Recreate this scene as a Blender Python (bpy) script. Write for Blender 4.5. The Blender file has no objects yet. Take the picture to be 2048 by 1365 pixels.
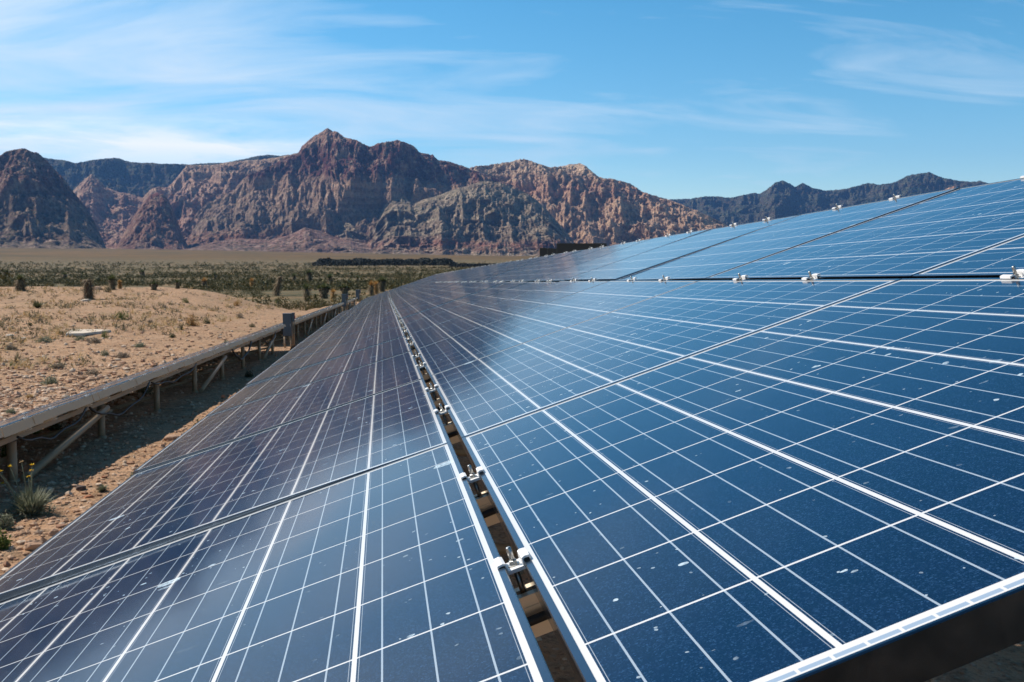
import bpy, math, random
import numpy as np
from mathutils import Vector, Matrix
random.seed(7); rng = np.random.default_rng(11)
S = bpy.context.scene
COL = S.collection
H = 1.4                      # the camera stands this high above world zero
F = 1991.0                   # focal length in photo pixels (35 mm lens)
PITCH = math.atan2(162.5, F)

# ------------------------------------------------------------------ helpers
def ray(x, y):
    """direction of a photo pixel, scaled so that its forward depth is 1"""
    cx, cy = (x-1024)/F, (y-682.5)/F
    s, c = math.sin(PITCH), math.cos(PITCH)
    return Vector((cx, -cy*s + c, -cy*c - s))

def tag(o, label=None, cat=None, group=None, kind=None):
    if label: o['label'] = label
    if cat: o['category'] = cat
    if group: o['group'] = group
    if kind: o['kind'] = kind
    return o

def empty(name, loc=(0,0,0), mat=None):
    o = bpy.data.objects.new(name, None); COL.objects.link(o)
    o.empty_display_size = .1
    if mat is not None: o.matrix_world = mat
    else: o.location = loc
    return o

def link(name, me, mat=None, parent=None):
    o = bpy.data.objects.new(name, me); COL.objects.link(o)
    if mat: 
        me.materials.clear(); me.materials.append(mat)
    if parent: o.parent = parent
    return o

class MB:
    def __init__(s): s.v = []; s.f = []; s.sm = []
    def add(s, vs, fs, smooth=False):
        n = len(s.v); s.v += [tuple(v) for v in vs]
        s.f += [tuple(i+n for i in f) for f in fs]; s.sm += [smooth]*len(fs)
        return s
    def box(s, a, b):
        x0,y0,z0 = a; x1,y1,z1 = b
        return s.add([(x0,y0,z0),(x1,y0,z0),(x1,y1,z0),(x0,y1,z0),(x0,y0,z1),(x1,y0,z1),(x1,y1,z1),(x0,y1,z1)],
              [(0,3,2,1),(4,5,6,7),(0,1,5,4),(1,2,6,5),(2,3,7,6),(3,0,4,7)])
    def bar(s, p, q, w, h=None, up=(0,0,1)):
        p, q = Vector(p), Vector(q); h = h or w
        d = (q-p).normalized(); u = Vector(up)
        r = d.cross(u)
        if r.length < 1e-4: r = d.cross(Vector((1,0,0)))
        r.normalize(); t = r.cross(d)
        vs = []
        for c in (p, q):
            for a, b in ((-1,-1),(1,-1),(1,1),(-1,1)): vs.append(c + r*a*w/2 + t*b*h/2)
        return s.add(vs, [(0,1,2,3)[::-1],(4,5,6,7),(0,1,5,4),(1,2,6,5),(2,3,7,6),(3,0,4,7)])
    def tube(s, pts, r, n=8, cap=True, smooth=True):
        pts = [Vector(p) for p in pts]
        rs = r if isinstance(r, (list, tuple)) else [r]*len(pts)
        vs = []
        for i, p in enumerate(pts):
            d = (pts[min(i+1, len(pts)-1)] - pts[max(i-1, 0)]).normalized()
            a = d.cross(Vector((0,0,1)))
            if a.length < 1e-3: a = d.cross(Vector((1,0,0)))
            a.normalize(); b = a.cross(d)
            for k in range(n):
                t = 2*math.pi*k/n
                vs.append(p + (a*math.cos(t) + b*math.sin(t))*rs[i])
        fs = []
        for i in range(len(pts)-1):
            for k in range(n):
                fs.append((i*n+k, (i+1)*n+k, (i+1)*n+(k+1)%n, i*n+(k+1)%n))
        s.add(vs, fs, smooth)
        if cap:
            m = len(s.v)-len(vs)
            s.f.append(tuple(m+k for k in range(n))); s.sm.append(False)
            e = m+(len(pts)-1)*n
            s.f.append(tuple(e+n-1-k for k in range(n))); s.sm.append(False)
        return s
    def mesh(s, name):
        me = bpy.data.meshes.new(name); me.from_pydata(s.v, [], s.f)
        me.polygons.foreach_set('use_smooth', s.sm); me.update()
        return me
    def build(s, name, mat, parent=None):
        return link(name, s.mesh(name), mat, parent)

def np_mesh(name, V, Fq, mat, parent=None, smooth=False, attrs=None):
    me = bpy.data.meshes.new(name)
    V = np.asarray(V, dtype=np.float32); Fq = np.asarray(Fq, dtype=np.int32)
    k = Fq.shape[1]
    me.vertices.add(len(V)); me.vertices.foreach_set('co', V.ravel())
    me.loops.add(Fq.size); me.loops.foreach_set('vertex_index', Fq.ravel())
    me.polygons.add(len(Fq))
    me.polygons.foreach_set('loop_start', np.arange(0, Fq.size, k, dtype=np.int32))
    me.polygons.foreach_set('loop_total', np.full(len(Fq), k, dtype=np.int32))
    me.polygons.foreach_set('use_smooth', np.full(len(Fq), smooth))
    me.update(calc_edges=True); me.validate()
    for an, av in (attrs or {}).items():
        a = me.attributes.new(an, 'FLOAT', 'POINT'); a.data.foreach_set('value', np.asarray(av, dtype=np.float32))
    return link(name, me, mat, parent)

def hashf(ix, iy, seed):
    h = (ix.astype(np.int64)*374761393 + iy.astype(np.int64)*668265263 + seed*69069) & 0xffffffff
    h = ((h ^ (h >> 13))*1274126177) & 0xffffffff
    h = h ^ (h >> 16)
    return (h & 0xffff)/65535.0
def vnoise(x, y, seed=0):
    x = np.asarray(x, float); y = np.asarray(y, float)
    ix = np.floor(x); iy = np.floor(y); fx = x-ix; fy = y-iy
    fx = fx*fx*fx*(fx*(fx*6-15)+10); fy = fy*fy*fy*(fy*(fy*6-15)+10)
    a = hashf(ix,iy,seed); b = hashf(ix+1,iy,seed); c = hashf(ix,iy+1,seed); d = hashf(ix+1,iy+1,seed)
    return (a+(b-a)*fx)*(1-fy)+(c+(d-c)*fx)*fy
def fbm(x, y, o=4, seed=0, g=.5):
    s = 0; a = 1; t = 0
    for i in range(o):
        s = s + a*(vnoise(x*2**i+17.3*i, y*2**i-9.1*i, seed+i)*2-1); t += a; a *= g
    return s/t
def ridged(x, y, o=4, seed=0, g=.5):
    s = 0; a = 1; t = 0
    for i in range(o):
        n = 1-np.abs(vnoise(x*2**i+5.7*i, y*2**i+3.3*i, seed+i)*2-1)
        s = s + a*n*n; t += a; a *= g
    return s/t
def sstep(a, b, x):
    t = np.clip((x-a)/(b-a), 0, 1); return t*t*(3-2*t)

# ------------------------------------------------------------------ materials
class NT:
    def __init__(s, name, world=False):
        if world: s.m = bpy.data.worlds.new(name)
        else: s.m = bpy.data.materials.new(name)
        s.m.use_nodes = True; s.t = s.m.node_tree; s.t.nodes.clear()
    def n(s, typ, **kw):
        nd = s.t.nodes.new(typ)
        for k, v in kw.items():
            if hasattr(nd, k): setattr(nd, k, v)
        return nd
    def l(s, a, b): s.t.links.new(a, b)
    def val(s, sock, v):
        if hasattr(v, 'is_linked') or isinstance(v, bpy.types.NodeSocket): s.l(v, sock)
        else: sock.default_value = v
    def math(s, op, a, b=None, c=None, clamp=False):
        nd = s.n('ShaderNodeMath', operation=op); nd.use_clamp = clamp
        s.val(nd.inputs[0], a)
        if b is not None: s.val(nd.inputs[1], b)
        if c is not None: s.val(nd.inputs[2], c)
        return nd.outputs[0]
    def mix(s, f, a, b, blend='MIX'):
        nd = s.n('ShaderNodeMix', data_type='RGBA', blend_type=blend)
        s.val(nd.inputs['Factor'], f); s.val(nd.inputs[6], col(a)); s.val(nd.inputs[7], col(b))
        return nd.outputs[2]
    def noise(s, vec, scale, detail=3, rough=.5, dist=0.):
        nd = s.n('ShaderNodeTexNoise'); nd.inputs['Scale'].default_value = scale
        nd.inputs['Detail'].default_value = detail; nd.inputs['Roughness'].default_value = rough
        nd.inputs['Distortion'].default_value = dist
        if vec is not None: s.l(vec, nd.inputs['Vector'])
        return nd.outputs['Fac']
    def voro(s, vec, scale, feature='F1', out='Distance', rnd=1.):
        nd = s.n('ShaderNodeTexVoronoi', feature=feature); nd.inputs['Scale'].default_value = scale
        nd.inputs['Randomness'].default_value = rnd
        if vec is not None: s.l(vec, nd.inputs['Vector'])
        return nd.outputs[out]
    def ramp(s, f, stops, interp='LINEAR'):
        nd = s.n('ShaderNodeValToRGB'); cr = nd.color_ramp; cr.interpolation = interp
        while len(cr.elements) < len(stops): cr.elements.new(.5)
        for e, (p, c) in zip(cr.elements, stops): e.position = p; e.color = col(c)
        s.l(f, nd.inputs[0]); return nd.outputs[0]
    def mapr(s, v, a, b, c=0., d=1.):
        nd = s.n('ShaderNodeMapRange'); s.val(nd.inputs[0], v)
        for i, q in enumerate((a,b,c,d)): nd.inputs[i+1].default_value = q
        return nd.outputs[0]
    def pos(s, what='Object'): return s.n('ShaderNodeTexCoord').outputs[what]
    def sep(s, v):
        nd = s.n('ShaderNodeSeparateXYZ'); s.l(v, nd.inputs[0]); return nd.outputs
    def bump(s, h, strength=.5, dist=.02, prev=None):
        nd = s.n('ShaderNodeBump'); nd.inputs['Strength'].default_value = strength
        nd.inputs['Distance'].default_value = dist; s.l(h, nd.inputs['Height'])
        if prev is not None: s.l(prev, nd.inputs['Normal'])
        return nd.outputs[0]
    def principled(s, base, rough=.6, metal=0., normal=None, spec=None, **kw):
        p = s.n('ShaderNodeBsdfPrincipled')
        s.val(p.inputs['Base Color'], col(base)); s.val(p.inputs['Roughness'], rough); s.val(p.inputs['Metallic'], metal)
        if spec is not None: p.inputs['Specular IOR Level'].default_value = spec
        if normal is not None: s.l(normal, p.inputs['Normal'])
        for k, v in kw.items(): s.val(p.inputs[k.replace('_', ' ')], v)
        o = s.n('ShaderNodeOutputMaterial'); s.l(p.outputs[0], o.inputs[0])
        return s.m
def col(c):
    if isinstance(c, (tuple, list)) and len(c) == 3: return (*c, 1.)
    return c

def metal_mat(name, base, rough=.35, var=.15, metal=1.):
    t = NT(name); o = t.pos()
    n = t.noise(o, 30, 4, .6)
    c = t.mix(n, tuple(x*(1-var) for x in base), tuple(min(1, x*(1+var)) for x in base))
    r = t.math('ADD', t.math('MULTIPLY', n, .2), rough-.1)
    return t.principled(c, r, metal)
M_ALU = metal_mat('aluminium', (.72,.70,.67), .34, .08)
M_FRAME = metal_mat('frame_aluminium', (.17,.20,.235), .20, .10)
M_ZINC = metal_mat('zinc_steel', (.46,.45,.42), .38, .2)
M_CLAMP = metal_mat('clamp_metal', (.86,.83,.80), .45, .05, .2)
M_GALV = metal_mat('galvanised_pipe', (.34,.245,.15), .55, .25, .2)
M_PURLIN = metal_mat('dark_steel', (.09,.07,.05), .6, .25, .2)
M_TRIM = metal_mat('ground_lit_trim', (.66,.46,.27), .5, .12, .15)  # tan of the ground reflected in the aluminium trim, put into its base colour
M_BOX = metal_mat('grey_enamel', (.06,.085,.105), .45, .06, 0.)
def plain(name, base, rough=.7, var=.2, scale=20, metal=0.):
    t = NT(name); n = t.noise(t.pos(), scale, 4, .6)
    return t.principled(t.mix(n, tuple(x*(1-var) for x in base), tuple(x*(1+var) for x in base)), rough, metal)
M_BLACK = plain('black_rubber', (.012,.012,.012), .5)
M_RAIL = metal_mat('sunlit_tan_rail', (.92,.74,.52), .5, .06, .2)  # rail metal; the sunlit tan of its near face is put into the colour
M_RED = plain('red_label', (.35,.02,.02), .5)
M_BACK = plain('black_backsheet', (.014,.016,.015), .45)

# module geometry, metres: x across the row, y along the row
ML, MW, MT = 1.298, .951, .035
CY0, CX0, PY, PX = .020, .012, .1580, .1545
PITCHY = 1.302
def cell_material():
    t = NT('solar_cells'); o = t.pos(); x, y, z = t.sep(o)
    u = t.math('DIVIDE', t.math('SUBTRACT', y, CY0), PY)
    v = t.math('DIVIDE', t.math('SUBTRACT', x, CX0), PX)
    def line(q, pitch, half):
        d = t.math('ABSOLUTE', t.math('SUBTRACT', t.math('FRACT', t.math('ADD', q, .5)), .5))
        return t.math('LESS_THAN', t.math('MULTIPLY', d, pitch), half)
    lu = line(u, PY, .0016); lv = line(v, PX, .0025)
    out = t.math('MAXIMUM', t.math('LESS_THAN', u, 0.), t.math('GREATER_THAN', u, 8.))
    out = t.math('MAXIMUM', out, t.math('MAXIMUM', t.math('LESS_THAN', v, 0.), t.math('GREATER_THAN', v, 6.)))
    white = t.math('MAXIMUM', t.math('MAXIMUM', lu, lv), out)
    # three bus bars per cell
    fv = t.math('SUBTRACT', t.math('FRACT', v), .5)
    d3 = t.math('MINIMUM', t.math('ABSOLUTE', fv), t.math('ABSOLUTE', t.math('SUBTRACT', t.math('ABSOLUTE', fv), .321)))
    bus = t.math('LESS_THAN', t.math('MULTIPLY', d3, PX), .00095)
    # cell border, a hairline dark edge just inside the string gap
    dv = t.math('MULTIPLY', t.math('ABSOLUTE', t.math('SUBTRACT', t.math('FRACT', t.math('ADD', v, .5)), .5)), PX)
    hair = t.math('MULTIPLY', t.math('GREATER_THAN', dv, .0046), t.math('LESS_THAN', dv, .0052))
    # fingers
    fing = t.math('LESS_THAN', t.math('FRACT', t.math('DIVIDE', y, .0024)), .09)
    ob = t.n('ShaderNodeObjectInfo').outputs['Random']
    # polycrystalline flakes: random grain brightness
    vn = t.n('ShaderNodeTexVoronoi'); vn.inputs['Scale'].default_value = 700; t.l(o, vn.inputs['Vector'])
    g = t.sep(vn.outputs['Color'])[0]
    g = t.math('POWER', g, 6.)
    vn2 = t.n('ShaderNodeTexVoronoi'); vn2.inputs['Scale'].default_value = 90; t.l(o, vn2.inputs['Vector'])
    g2 = t.sep(vn2.outputs['Color'])[1]
    # each cell has its own faint tint
    cid = t.n('ShaderNodeCombineXYZ'); t.l(t.math('FLOOR', u), cid.inputs[0]); t.l(t.math('FLOOR', v), cid.inputs[1]); t.l(t.math('MULTIPLY', ob, 77.), cid.inputs[2])
    wn = t.n('ShaderNodeTexWhiteNoise'); t.l(cid.outputs[0], wn.inputs[0])
    cellc = t.mix(wn.outputs[0], (.0004,.0095,.031), (.0008,.0140,.045))
    cellc = t.mix(t.math('MULTIPLY', g2, .35), cellc, (.0025,.013,.05))
    cellc = t.mix(t.math('MULTIPLY', g, .55), cellc, (.03,.085,.19))
    cellc = t.mix(t.math('MULTIPLY', fing, .08), cellc, (.22,.26,.32))
    c = t.mix(hair, cellc, (.35,.38,.42))
    c = t.mix(bus, c, (.34,.40,.46))
    c = t.mix(white, c, (.69,.67,.65))
    # ribbon in the near margin
    rb = t.math('MULTIPLY', t.math('GREATER_THAN', y, .0085), t.math('LESS_THAN', y, .0140))
    seg = t.math('GREATER_THAN', t.math('FRACT', t.math('MULTIPLY', x, 38.7)), .10)
    c = t.mix(t.math('MULTIPLY', rb, seg), c, (.30,.38,.48))
    # droppings, dried drops and wiped streaks
    off = t.n('ShaderNodeVectorMath', operation='ADD'); t.l(o, off.inputs[0])
    cv = t.n('ShaderNodeCombineXYZ'); t.l(t.math('MULTIPLY', ob, 37.), cv.inputs[0]); t.l(t.math('MULTIPLY', ob, 91.), cv.inputs[1]); t.l(cv.outputs[0], off.inputs[1])
    P = off.outputs[0]
    wob = t.n('ShaderNodeTexNoise'); wob.inputs['Scale'].default_value = 60; t.l(P, wob.inputs['Vector'])
    wv = t.n('ShaderNodeVectorMath', operation='SCALE'); t.l(wob.outputs['Color'], wv.inputs[0]); wv.inputs[3].default_value = .012
    pv = t.n('ShaderNodeVectorMath', operation='ADD'); t.l(P, pv.inputs[0]); t.l(wv.outputs[0], pv.inputs[1])
    def drops(scale, thr, sx=1., sy=1.):
        mp = t.n('ShaderNodeMapping'); t.l(pv.outputs[0], mp.inputs[0]); mp.inputs['Scale'].default_value = (sx, sy, 1)
        vo = t.n('ShaderNodeTexVoronoi'); vo.inputs['Scale'].default_value = scale; t.l(mp.outputs[0], vo.inputs['Vector'])
        rr, gg, bb = t.sep(vo.outputs['Color'])
        rad = t.math('MULTIPLY', t.math('MAXIMUM', t.math('SUBTRACT', rr, thr), 0.), .32/(1-thr))
        return t.math('MULTIPLY', t.math('LESS_THAN', vo.outputs['Distance'], rad), t.math('GREATER_THAN', bb, .25))
    patch = t.mapr(t.noise(P, 3.2, 2), .43, .56)
    d1 = t.math('MULTIPLY', drops(13, .86, 1., 1.6), patch)
    d2 = t.math('MULTIPLY', drops(42, .88, 1., 1.3), patch)
    d3b = t.math('MULTIPLY', drops(120, .93), t.math('ADD', t.math('MULTIPLY', patch, .6), .15))
    st = t.math('MULTIPLY', t.math('MULTIPLY', drops(16, .90, 1., 5.), patch), .28)
    dirt = t.math('MAXIMUM', t.math('MAXIMUM', t.math('MULTIPLY', d1, .8), t.math('MULTIPLY', d2, .85)), t.math('MAXIMUM', t.math('MULTIPLY', d3b, .9), st))
    dirt = t.math('MULTIPLY', dirt, t.mapr(t.noise(P, 150, 2), .3, .6, .35, 1.))
    c = t.mix(dirt, c, (.60,.72,.78))
    film = t.math('MULTIPLY', t.noise(P, 2.5, 5, .65), .003)
    c = t.mix(film, c, (.40,.44,.42))
    rough = t.math('ADD', t.math('MULTIPLY', dirt, .4), t.math('ADD', .075, t.math('MULTIPLY', t.noise(P, 5, 3), .05)))
    wavy = t.bump(t.noise(P, 2.2, 2, .4), .25, .004)
    p = t.n('ShaderNodeBsdfPrincipled')
    t.l(c, p.inputs['Base Color']); t.l(rough, p.inputs['Roughness']); p.inputs['IOR'].default_value = 1.5
    t.l(wavy, p.inputs['Normal'])
    q = t.n('ShaderNodeOutputMaterial'); t.l(p.outputs[0], q.inputs[0])
    return t.m
M_CELL = cell_material()

def ground_material():
    t = NT('desert_soil'); o = t.pos(); x, y, z = t.sep(o)
    r = t.math('SQRT', t.math('ADD', t.math('MULTIPLY', x, x), t.math('MULTIPLY', y, y)))
    n1 = t.noise(o, .45, 5, .6); n2 = t.noise(o, 4.5, 5, .65); n3 = t.noise(o, 38, 4, .6)
    c = t.mix(t.mapr(n1, .35, .65), (.50,.285,.155), (.39,.22,.12))
    c = t.mix(t.mapr(n2, .42, .7), c, (.56,.37,.24))
    # straw coloured dry grass patches on the mound
    c = t.mix(t.math('MULTIPLY', t.mapr(t.noise(o, .9, 6, .7), .53, .66), t.mapr(y, 9, 16, 0., .8)), c, (.36,.25,.13))
    c = t.mix(t.math('MULTIPLY', t.mapr(n3, .52, .66), .75), c, (.19,.105,.062))
    vs = t.n('ShaderNodeTexVoronoi'); vs.inputs['Scale'].default_value = 26; t.l(o, vs.inputs['Vector'])
    pr = t.sep(vs.outputs['Color'])[0]
    peb = t.math('MULTIPLY', t.math('LESS_THAN', vs.outputs['Distance'], .36), t.math('GREATER_THAN', pr, .45))
    c = t.mix(t.math('MULTIPLY', peb, .5), c, t.mix(pr, (.30,.15,.09), (.56,.42,.31)))
    n4 = t.noise(o, 9, 5, .7)
    c = t.mix(t.mapr(n4, .47, .60, 0., .75), c, (.19,.115,.062))
    # small dark scrub specks scattered over the mound, below mesh size
    c = t.mix(t.math('MULTIPLY', t.mapr(t.noise(o, 1.7, 6, .8), .54, .66), t.mapr(y, 14, 30, 0., .75)), c, (.15,.11,.07))
    # far plain: brush, then the tan fan at the foot of the mountains
    br = t.noise(o, .16, 6, .75)
    brush = t.mix(t.mapr(br, .40, .54), (.29,.175,.085), (.065,.060,.026))
    brush = t.mix(t.mapr(t.noise(o, .05, 4, .6), .45, .6, 0., .6), brush, (.16,.125,.065))
    c = t.mix(t.mapr(r, 75, 120), c, brush)
    fan = t.mix(t.mapr(t.noise(o, .006, 5, .6), .4, .6), (.165,.090,.028), (.105,.068,.022))
    fan = t.mix(t.mapr(t.noise(o, .05, 6, .75), .50, .62, 0., .7), fan, (.06,.055,.024))
    c = t.mix(t.mapr(r, 1000, 1500), c, fan)
    hgt = t.math('ADD', t.math('MULTIPLY', n3, .6), t.math('MULTIPLY', n2, .8))
    hgt = t.math('ADD', hgt, t.math('MULTIPLY', peb, t.math('SUBTRACT', .36, vs.outputs['Distance'])))
    nb = t.bump(hgt, .9, .035)
    return t.principled(c, .95, 0, nb, .15)
M_GROUND = ground_material()

def rock_mat(name, a, b, scale=3.):
    t = NT(name); o = t.pos(); ob = t.n('ShaderNodeObjectInfo').outputs['Random']
    n = t.noise(o, scale, 6, .65, .3)
    c = t.mix(t.mapr(n, .35, .65), a, b)
    c = t.mix(t.math('MULTIPLY', ob, .25), c, tuple(x*.6 for x in a))
    return t.principled(c, .9, 0, t.bump(t.noise(o, scale*5, 5, .7), .7, .02), .2)
M_ROCK_RED = rock_mat('red_sandstone', (.46,.17,.08), (.58,.27,.15))
M_ROCK_TAN = rock_mat('tan_stone', (.42,.24,.15), (.55,.38,.26))
M_ROCK_PALE = rock_mat('pale_stone', (.62,.50,.38), (.75,.64,.52))
M_ROCK_DARK = rock_mat('dark_stone', (.10,.075,.065), (.17,.12,.10))
def gravel_mat():
    t = NT('gravel_stone'); g = t.n('ShaderNodeNewGeometry').outputs['Random Per Island']
    c = t.ramp(g, [(0,(.30,.16,.10)),(.3,(.44,.26,.155)),(.6,(.52,.33,.21)),(.85,(.62,.47,.34)),(1,(.38,.18,.10))])
    return t.principled(c, .9, spec=.2)
M_GRAVEL = gravel_mat()

def leaf_mat(name, a, b, c2=None, trans=.25):
    t = NT(name); g = t.n('ShaderNodeNewGeometry').outputs['Random Per Island']
    st = [(0, a), (.6, b)] + ([(1, c2)] if c2 else [])
    c = t.ramp(g, st)
    p = t.n('ShaderNodeBsdfPrincipled'); t.l(c, p.inputs['Base Color']); p.inputs['Roughness'].default_value = .75
    p.inputs['Specular IOR Level'].default_value = .25
    tr = t.n('ShaderNodeBsdfTranslucent'); t.l(c, tr.inputs[0])
    mx = t.n('ShaderNodeMixShader'); mx.inputs[0].default_value = trans
    t.l(p.outputs[0], mx.inputs[1]); t.l(tr.outputs[0], mx.inputs[2])
    q = t.n('ShaderNodeOutputMaterial'); t.l(mx.outputs[0], q.inputs[0]); return t.m
L_SAGE = leaf_mat('sage_leaves', (.16,.17,.10), (.25,.26,.17), (.34,.33,.24))
L_GREEN = leaf_mat('creosote_leaves', (.065,.095,.022), (.13,.17,.035), (.21,.23,.06))
L_OLIVE = leaf_mat('olive_leaves', (.075,.080,.035), (.12,.12,.055), (.19,.17,.08))
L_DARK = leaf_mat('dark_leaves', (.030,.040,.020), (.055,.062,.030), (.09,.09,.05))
L_STRAW = leaf_mat('straw_blades', (.42,.27,.12), (.55,.38,.19), (.62,.47,.27))
L_ORANGE = leaf_mat('orange_dead_leaves', (.32,.15,.04), (.46,.25,.07), (.54,.36,.14))
L_GREY = leaf_mat('grey_twigs', (.20,.155,.11), (.30,.24,.175), (.38,.31,.23))
L_SCRUB = leaf_mat('scrub_twigs', (.13,.10,.06), (.20,.16,.09), (.26,.22,.13))
L_YUCCA = leaf_mat('yucca_blades', (.055,.075,.028), (.11,.13,.05), (.22,.20,.08))
L_SKIRT = leaf_mat('dead_yucca_blades', (.13,.085,.045), (.24,.165,.09), (.42,.31,.17), .1)
L_FLOWER = leaf_mat('yellow_petals', (.75,.42,.01), (.80,.55,.02))
L_FAR = leaf_mat('far_brush', (.045,.046,.014), (.115,.095,.032), (.20,.155,.065), .1)
L_THICK = leaf_mat('thicket_leaves', (.016,.020,.017), (.030,.036,.030), (.05,.055,.042), .05)
M_TRUNK = plain('yucca_trunk', (.12,.075,.05), .9, .4, 25)
M_TWIG = plain('shrub_twigs', (.16,.11,.07), .9, .3, 30)

# ------------------------------------------------------------------ camera, light, sky
cam = bpy.data.cameras.new('camera'); co = bpy.data.objects.new('camera', cam); COL.objects.link(co)
cam.lens = 35; cam.sensor_width = 36; cam.clip_start = .02; cam.clip_end = 60000
co.location = (0, 0, H); co.rotation_euler = (math.pi/2 - PITCH, 0, 0)
cam.dof.use_dof = True; cam.dof.focus_distance = 1.3; cam.dof.aperture_fstop = 30
S.camera = co
SUN_AZ = math.radians(-66); SUN_EL = math.radians(44)
sd = Vector((math.sin(SUN_AZ)*math.cos(SUN_EL), math.cos(SUN_AZ)*math.cos(SUN_EL), math.sin(SUN_EL)))
sl = bpy.data.lights.new('sun', 'SUN'); sl.energy = 4.8; sl.angle = math.radians(.53); sl.color = (1, .945, .86)
so = bpy.data.objects.new('sun', sl); COL.objects.link(so); so.rotation_euler = sd.to_track_quat('Z', 'Y').to_euler()

w = NT('World', world=True); S.world = w.m
sky = w.n('ShaderNodeTexSky', sky_type='NISHITA'); sky.sun_disc = False
sky.sun_elevation = SUN_EL; sky.sun_rotation = SUN_AZ
sky.altitude = 1100; sky.air_density = 1.0; sky.dust_density = .5; sky.ozone_density = 2.2
hs = w.n('ShaderNodeHueSaturation'); hs.inputs['Saturation'].default_value = 1.36; hs.inputs['Value'].default_value = 1.5
hs.inputs['Hue'].default_value = .484
w.l(sky.outputs[0], hs.inputs['Color'])
d = w.n('ShaderNodeTexCoord').outputs['Generated']
dx, dy, dz = w.sep(d)
den = w.math('ADD', w.math('MAXIMUM', dz, 0.), .22)
px = w.math('DIVIDE', dx, den); py = w.math('DIVIDE', dy, den)
cb = w.n('ShaderNodeCombineXYZ'); w.l(w.math('ADD', w.math('MULTIPLY', px, 1.15), w.math('MULTIPLY', py, -.35)), cb.inputs[0]); w.l(w.math('MULTIPLY', py, 3.3), cb.inputs[1])
cl = w.noise(cb.outputs[0], 1.05, 10, .60, .8)
cb2 = w.n('ShaderNodeCombineXYZ'); w.l(w.math('ADD', px, 3.7), cb2.inputs[0]); w.l(w.math('MULTIPLY', py, 1.1), cb2.inputs[1])
big = w.noise(cb2.outputs[0], .75, 4, .5, .2)
# cirrus is thicker to the left (towards the sun) than to the right
az_ = w.math('DIVIDE', dx, w.math('MAXIMUM', dy, .2))
side = w.mapr(az_, -.5, .35, .13, -.17)
cloud = w.math('ADD', w.math('ADD', cl, w.math('MULTIPLY', w.math('SUBTRACT', big, .5), .75)), side)
cm = w.mapr(cloud, .40, .78, 0., .88)
cm = w.math('MULTIPLY', cm, w.math('MULTIPLY', w.mapr(dz, -.02, .05, 0., 1.), w.mapr(dz, .24, .44, 1., .06)))
zen = w.mapr(dz, .32, .85, 1., .42)       # the high desert sky deepens towards the zenith
zc = w.n('ShaderNodeVectorMath', operation='SCALE'); w.l(hs.outputs[0], zc.inputs[0]); w.l(zen, zc.inputs[3])
skc = w.mix(cm, zc.outputs[0], (7.6, 9.3, 10.8))
# low white cloud bank over the left mountains
cb3 = w.n('ShaderNodeCombineXYZ'); w.l(w.math('MULTIPLY', az_, 5.), cb3.inputs[0]); w.l(w.math('MULTIPLY', dz, 34.), cb3.inputs[1])
bn = w.noise(cb3.outputs[0], 1., 7, .6, .4)
bk = w.math('MULTIPLY', w.mapr(w.math('ABSOLUTE', w.math('SUBTRACT', dz, .107)), .0, .036, 1., 0.), w.mapr(az_, -.12, -.26, 0., 1.))
bk = w.math('MULTIPLY', bk, w.mapr(bn, .36, .58, 0., 1.))
skc = w.mix(bk, skc, (12., 12.2, 12.2))
bg = w.n('ShaderNodeBackground'); bg.inputs['Strength'].default_value = .080
w.l(skc, bg.inputs['Color'])
wo = w.n('ShaderNodeOutputWorld'); w.l(bg.outputs[0], wo.inputs[0])
S.view_settings.view_transform = 'Standard'; S.view_settings.look = 'None'
S.view_settings.exposure = 0.28; S.view_settings.gamma = 1.0
S.render.engine = 'CYCLES'
S.cycles.max_bounces = 6; S.cycles.transparent_max_bounces = 6

# ------------------------------------------------------------------ ground
RK_D = ray(790, 568); RK_D = RK_D/RK_D.length            # direction of the low array on the left
RK_O = ray(134.6, 805)*7.3                                # a point of its upper edge
def rack_x(y): return RK_O.x + RK_D.x/RK_D.y*(y-RK_O.y)
def gz(x, y):
    """ground height relative to the camera"""
    x = np.asarray(x, float); y = np.asarray(y, float)
    yy = np.maximum(y, -10)
    L = np.where(yy < 20, -1.2-.036*yy, -1.92-.022*(yy-20))
    wl = rack_x(y) - x
    Mn = np.interp(y, [-10, 5, 14, 40, 57], [-1.1, -1.5, -1.85, -1.88, -1.58])
    near = L + (Mn-L)*sstep(1.5, 9, wl)
    near = near + sstep(4, 18, -wl)*(.055*np.clip(-wl-4, 0, 40))
    yc = np.interp(wl, [-6, 1.0, 2.5, 6, 11, 20], [75, 72, 44, 47, 55, 57])
    yc = yc + 1.5*fbm(x/6, y*0, 2, 5)
    drop = sstep(0, 34, y-yc)
    r = np.hypot(x, y); az = np.arctan2(x, np.maximum(y, .001))
    fan = np.interp(az, [-.5, -.27, 0., .5], [38, 27, 10, 8])
    far = np.interp(r, [60, 100, 150, 250, 400, 700, 1200, 2000], [-3.9, -4.5, -4.9, -5.6, -6.0, -5.0, -1.0, 4.])
    far = far + sstep(1000, 3600, r)*(fan-2)
    z = near*(1-drop) + far*drop
    z = np.where(y < -30, near, z)
    amp = np.clip(r/20, .25, 3.)
    z = z + fbm(x/2.2, y/2.2, 4, 21)*.055*np.minimum(amp, 1.2) + fbm(x/9, y/9, 3, 31)*.10*np.minimum(amp, 1.0)*sstep(1.5, 6, np.abs(wl)+sstep(8,30,y)*3)
    z = z + fbm(x/60, y/60, 3, 41)*np.clip((r-120)/300, 0, 1)*.9
    z = z + fbm(x/.33, y/.33, 3, 51)*.018*(r < 60)
    return z
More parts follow.
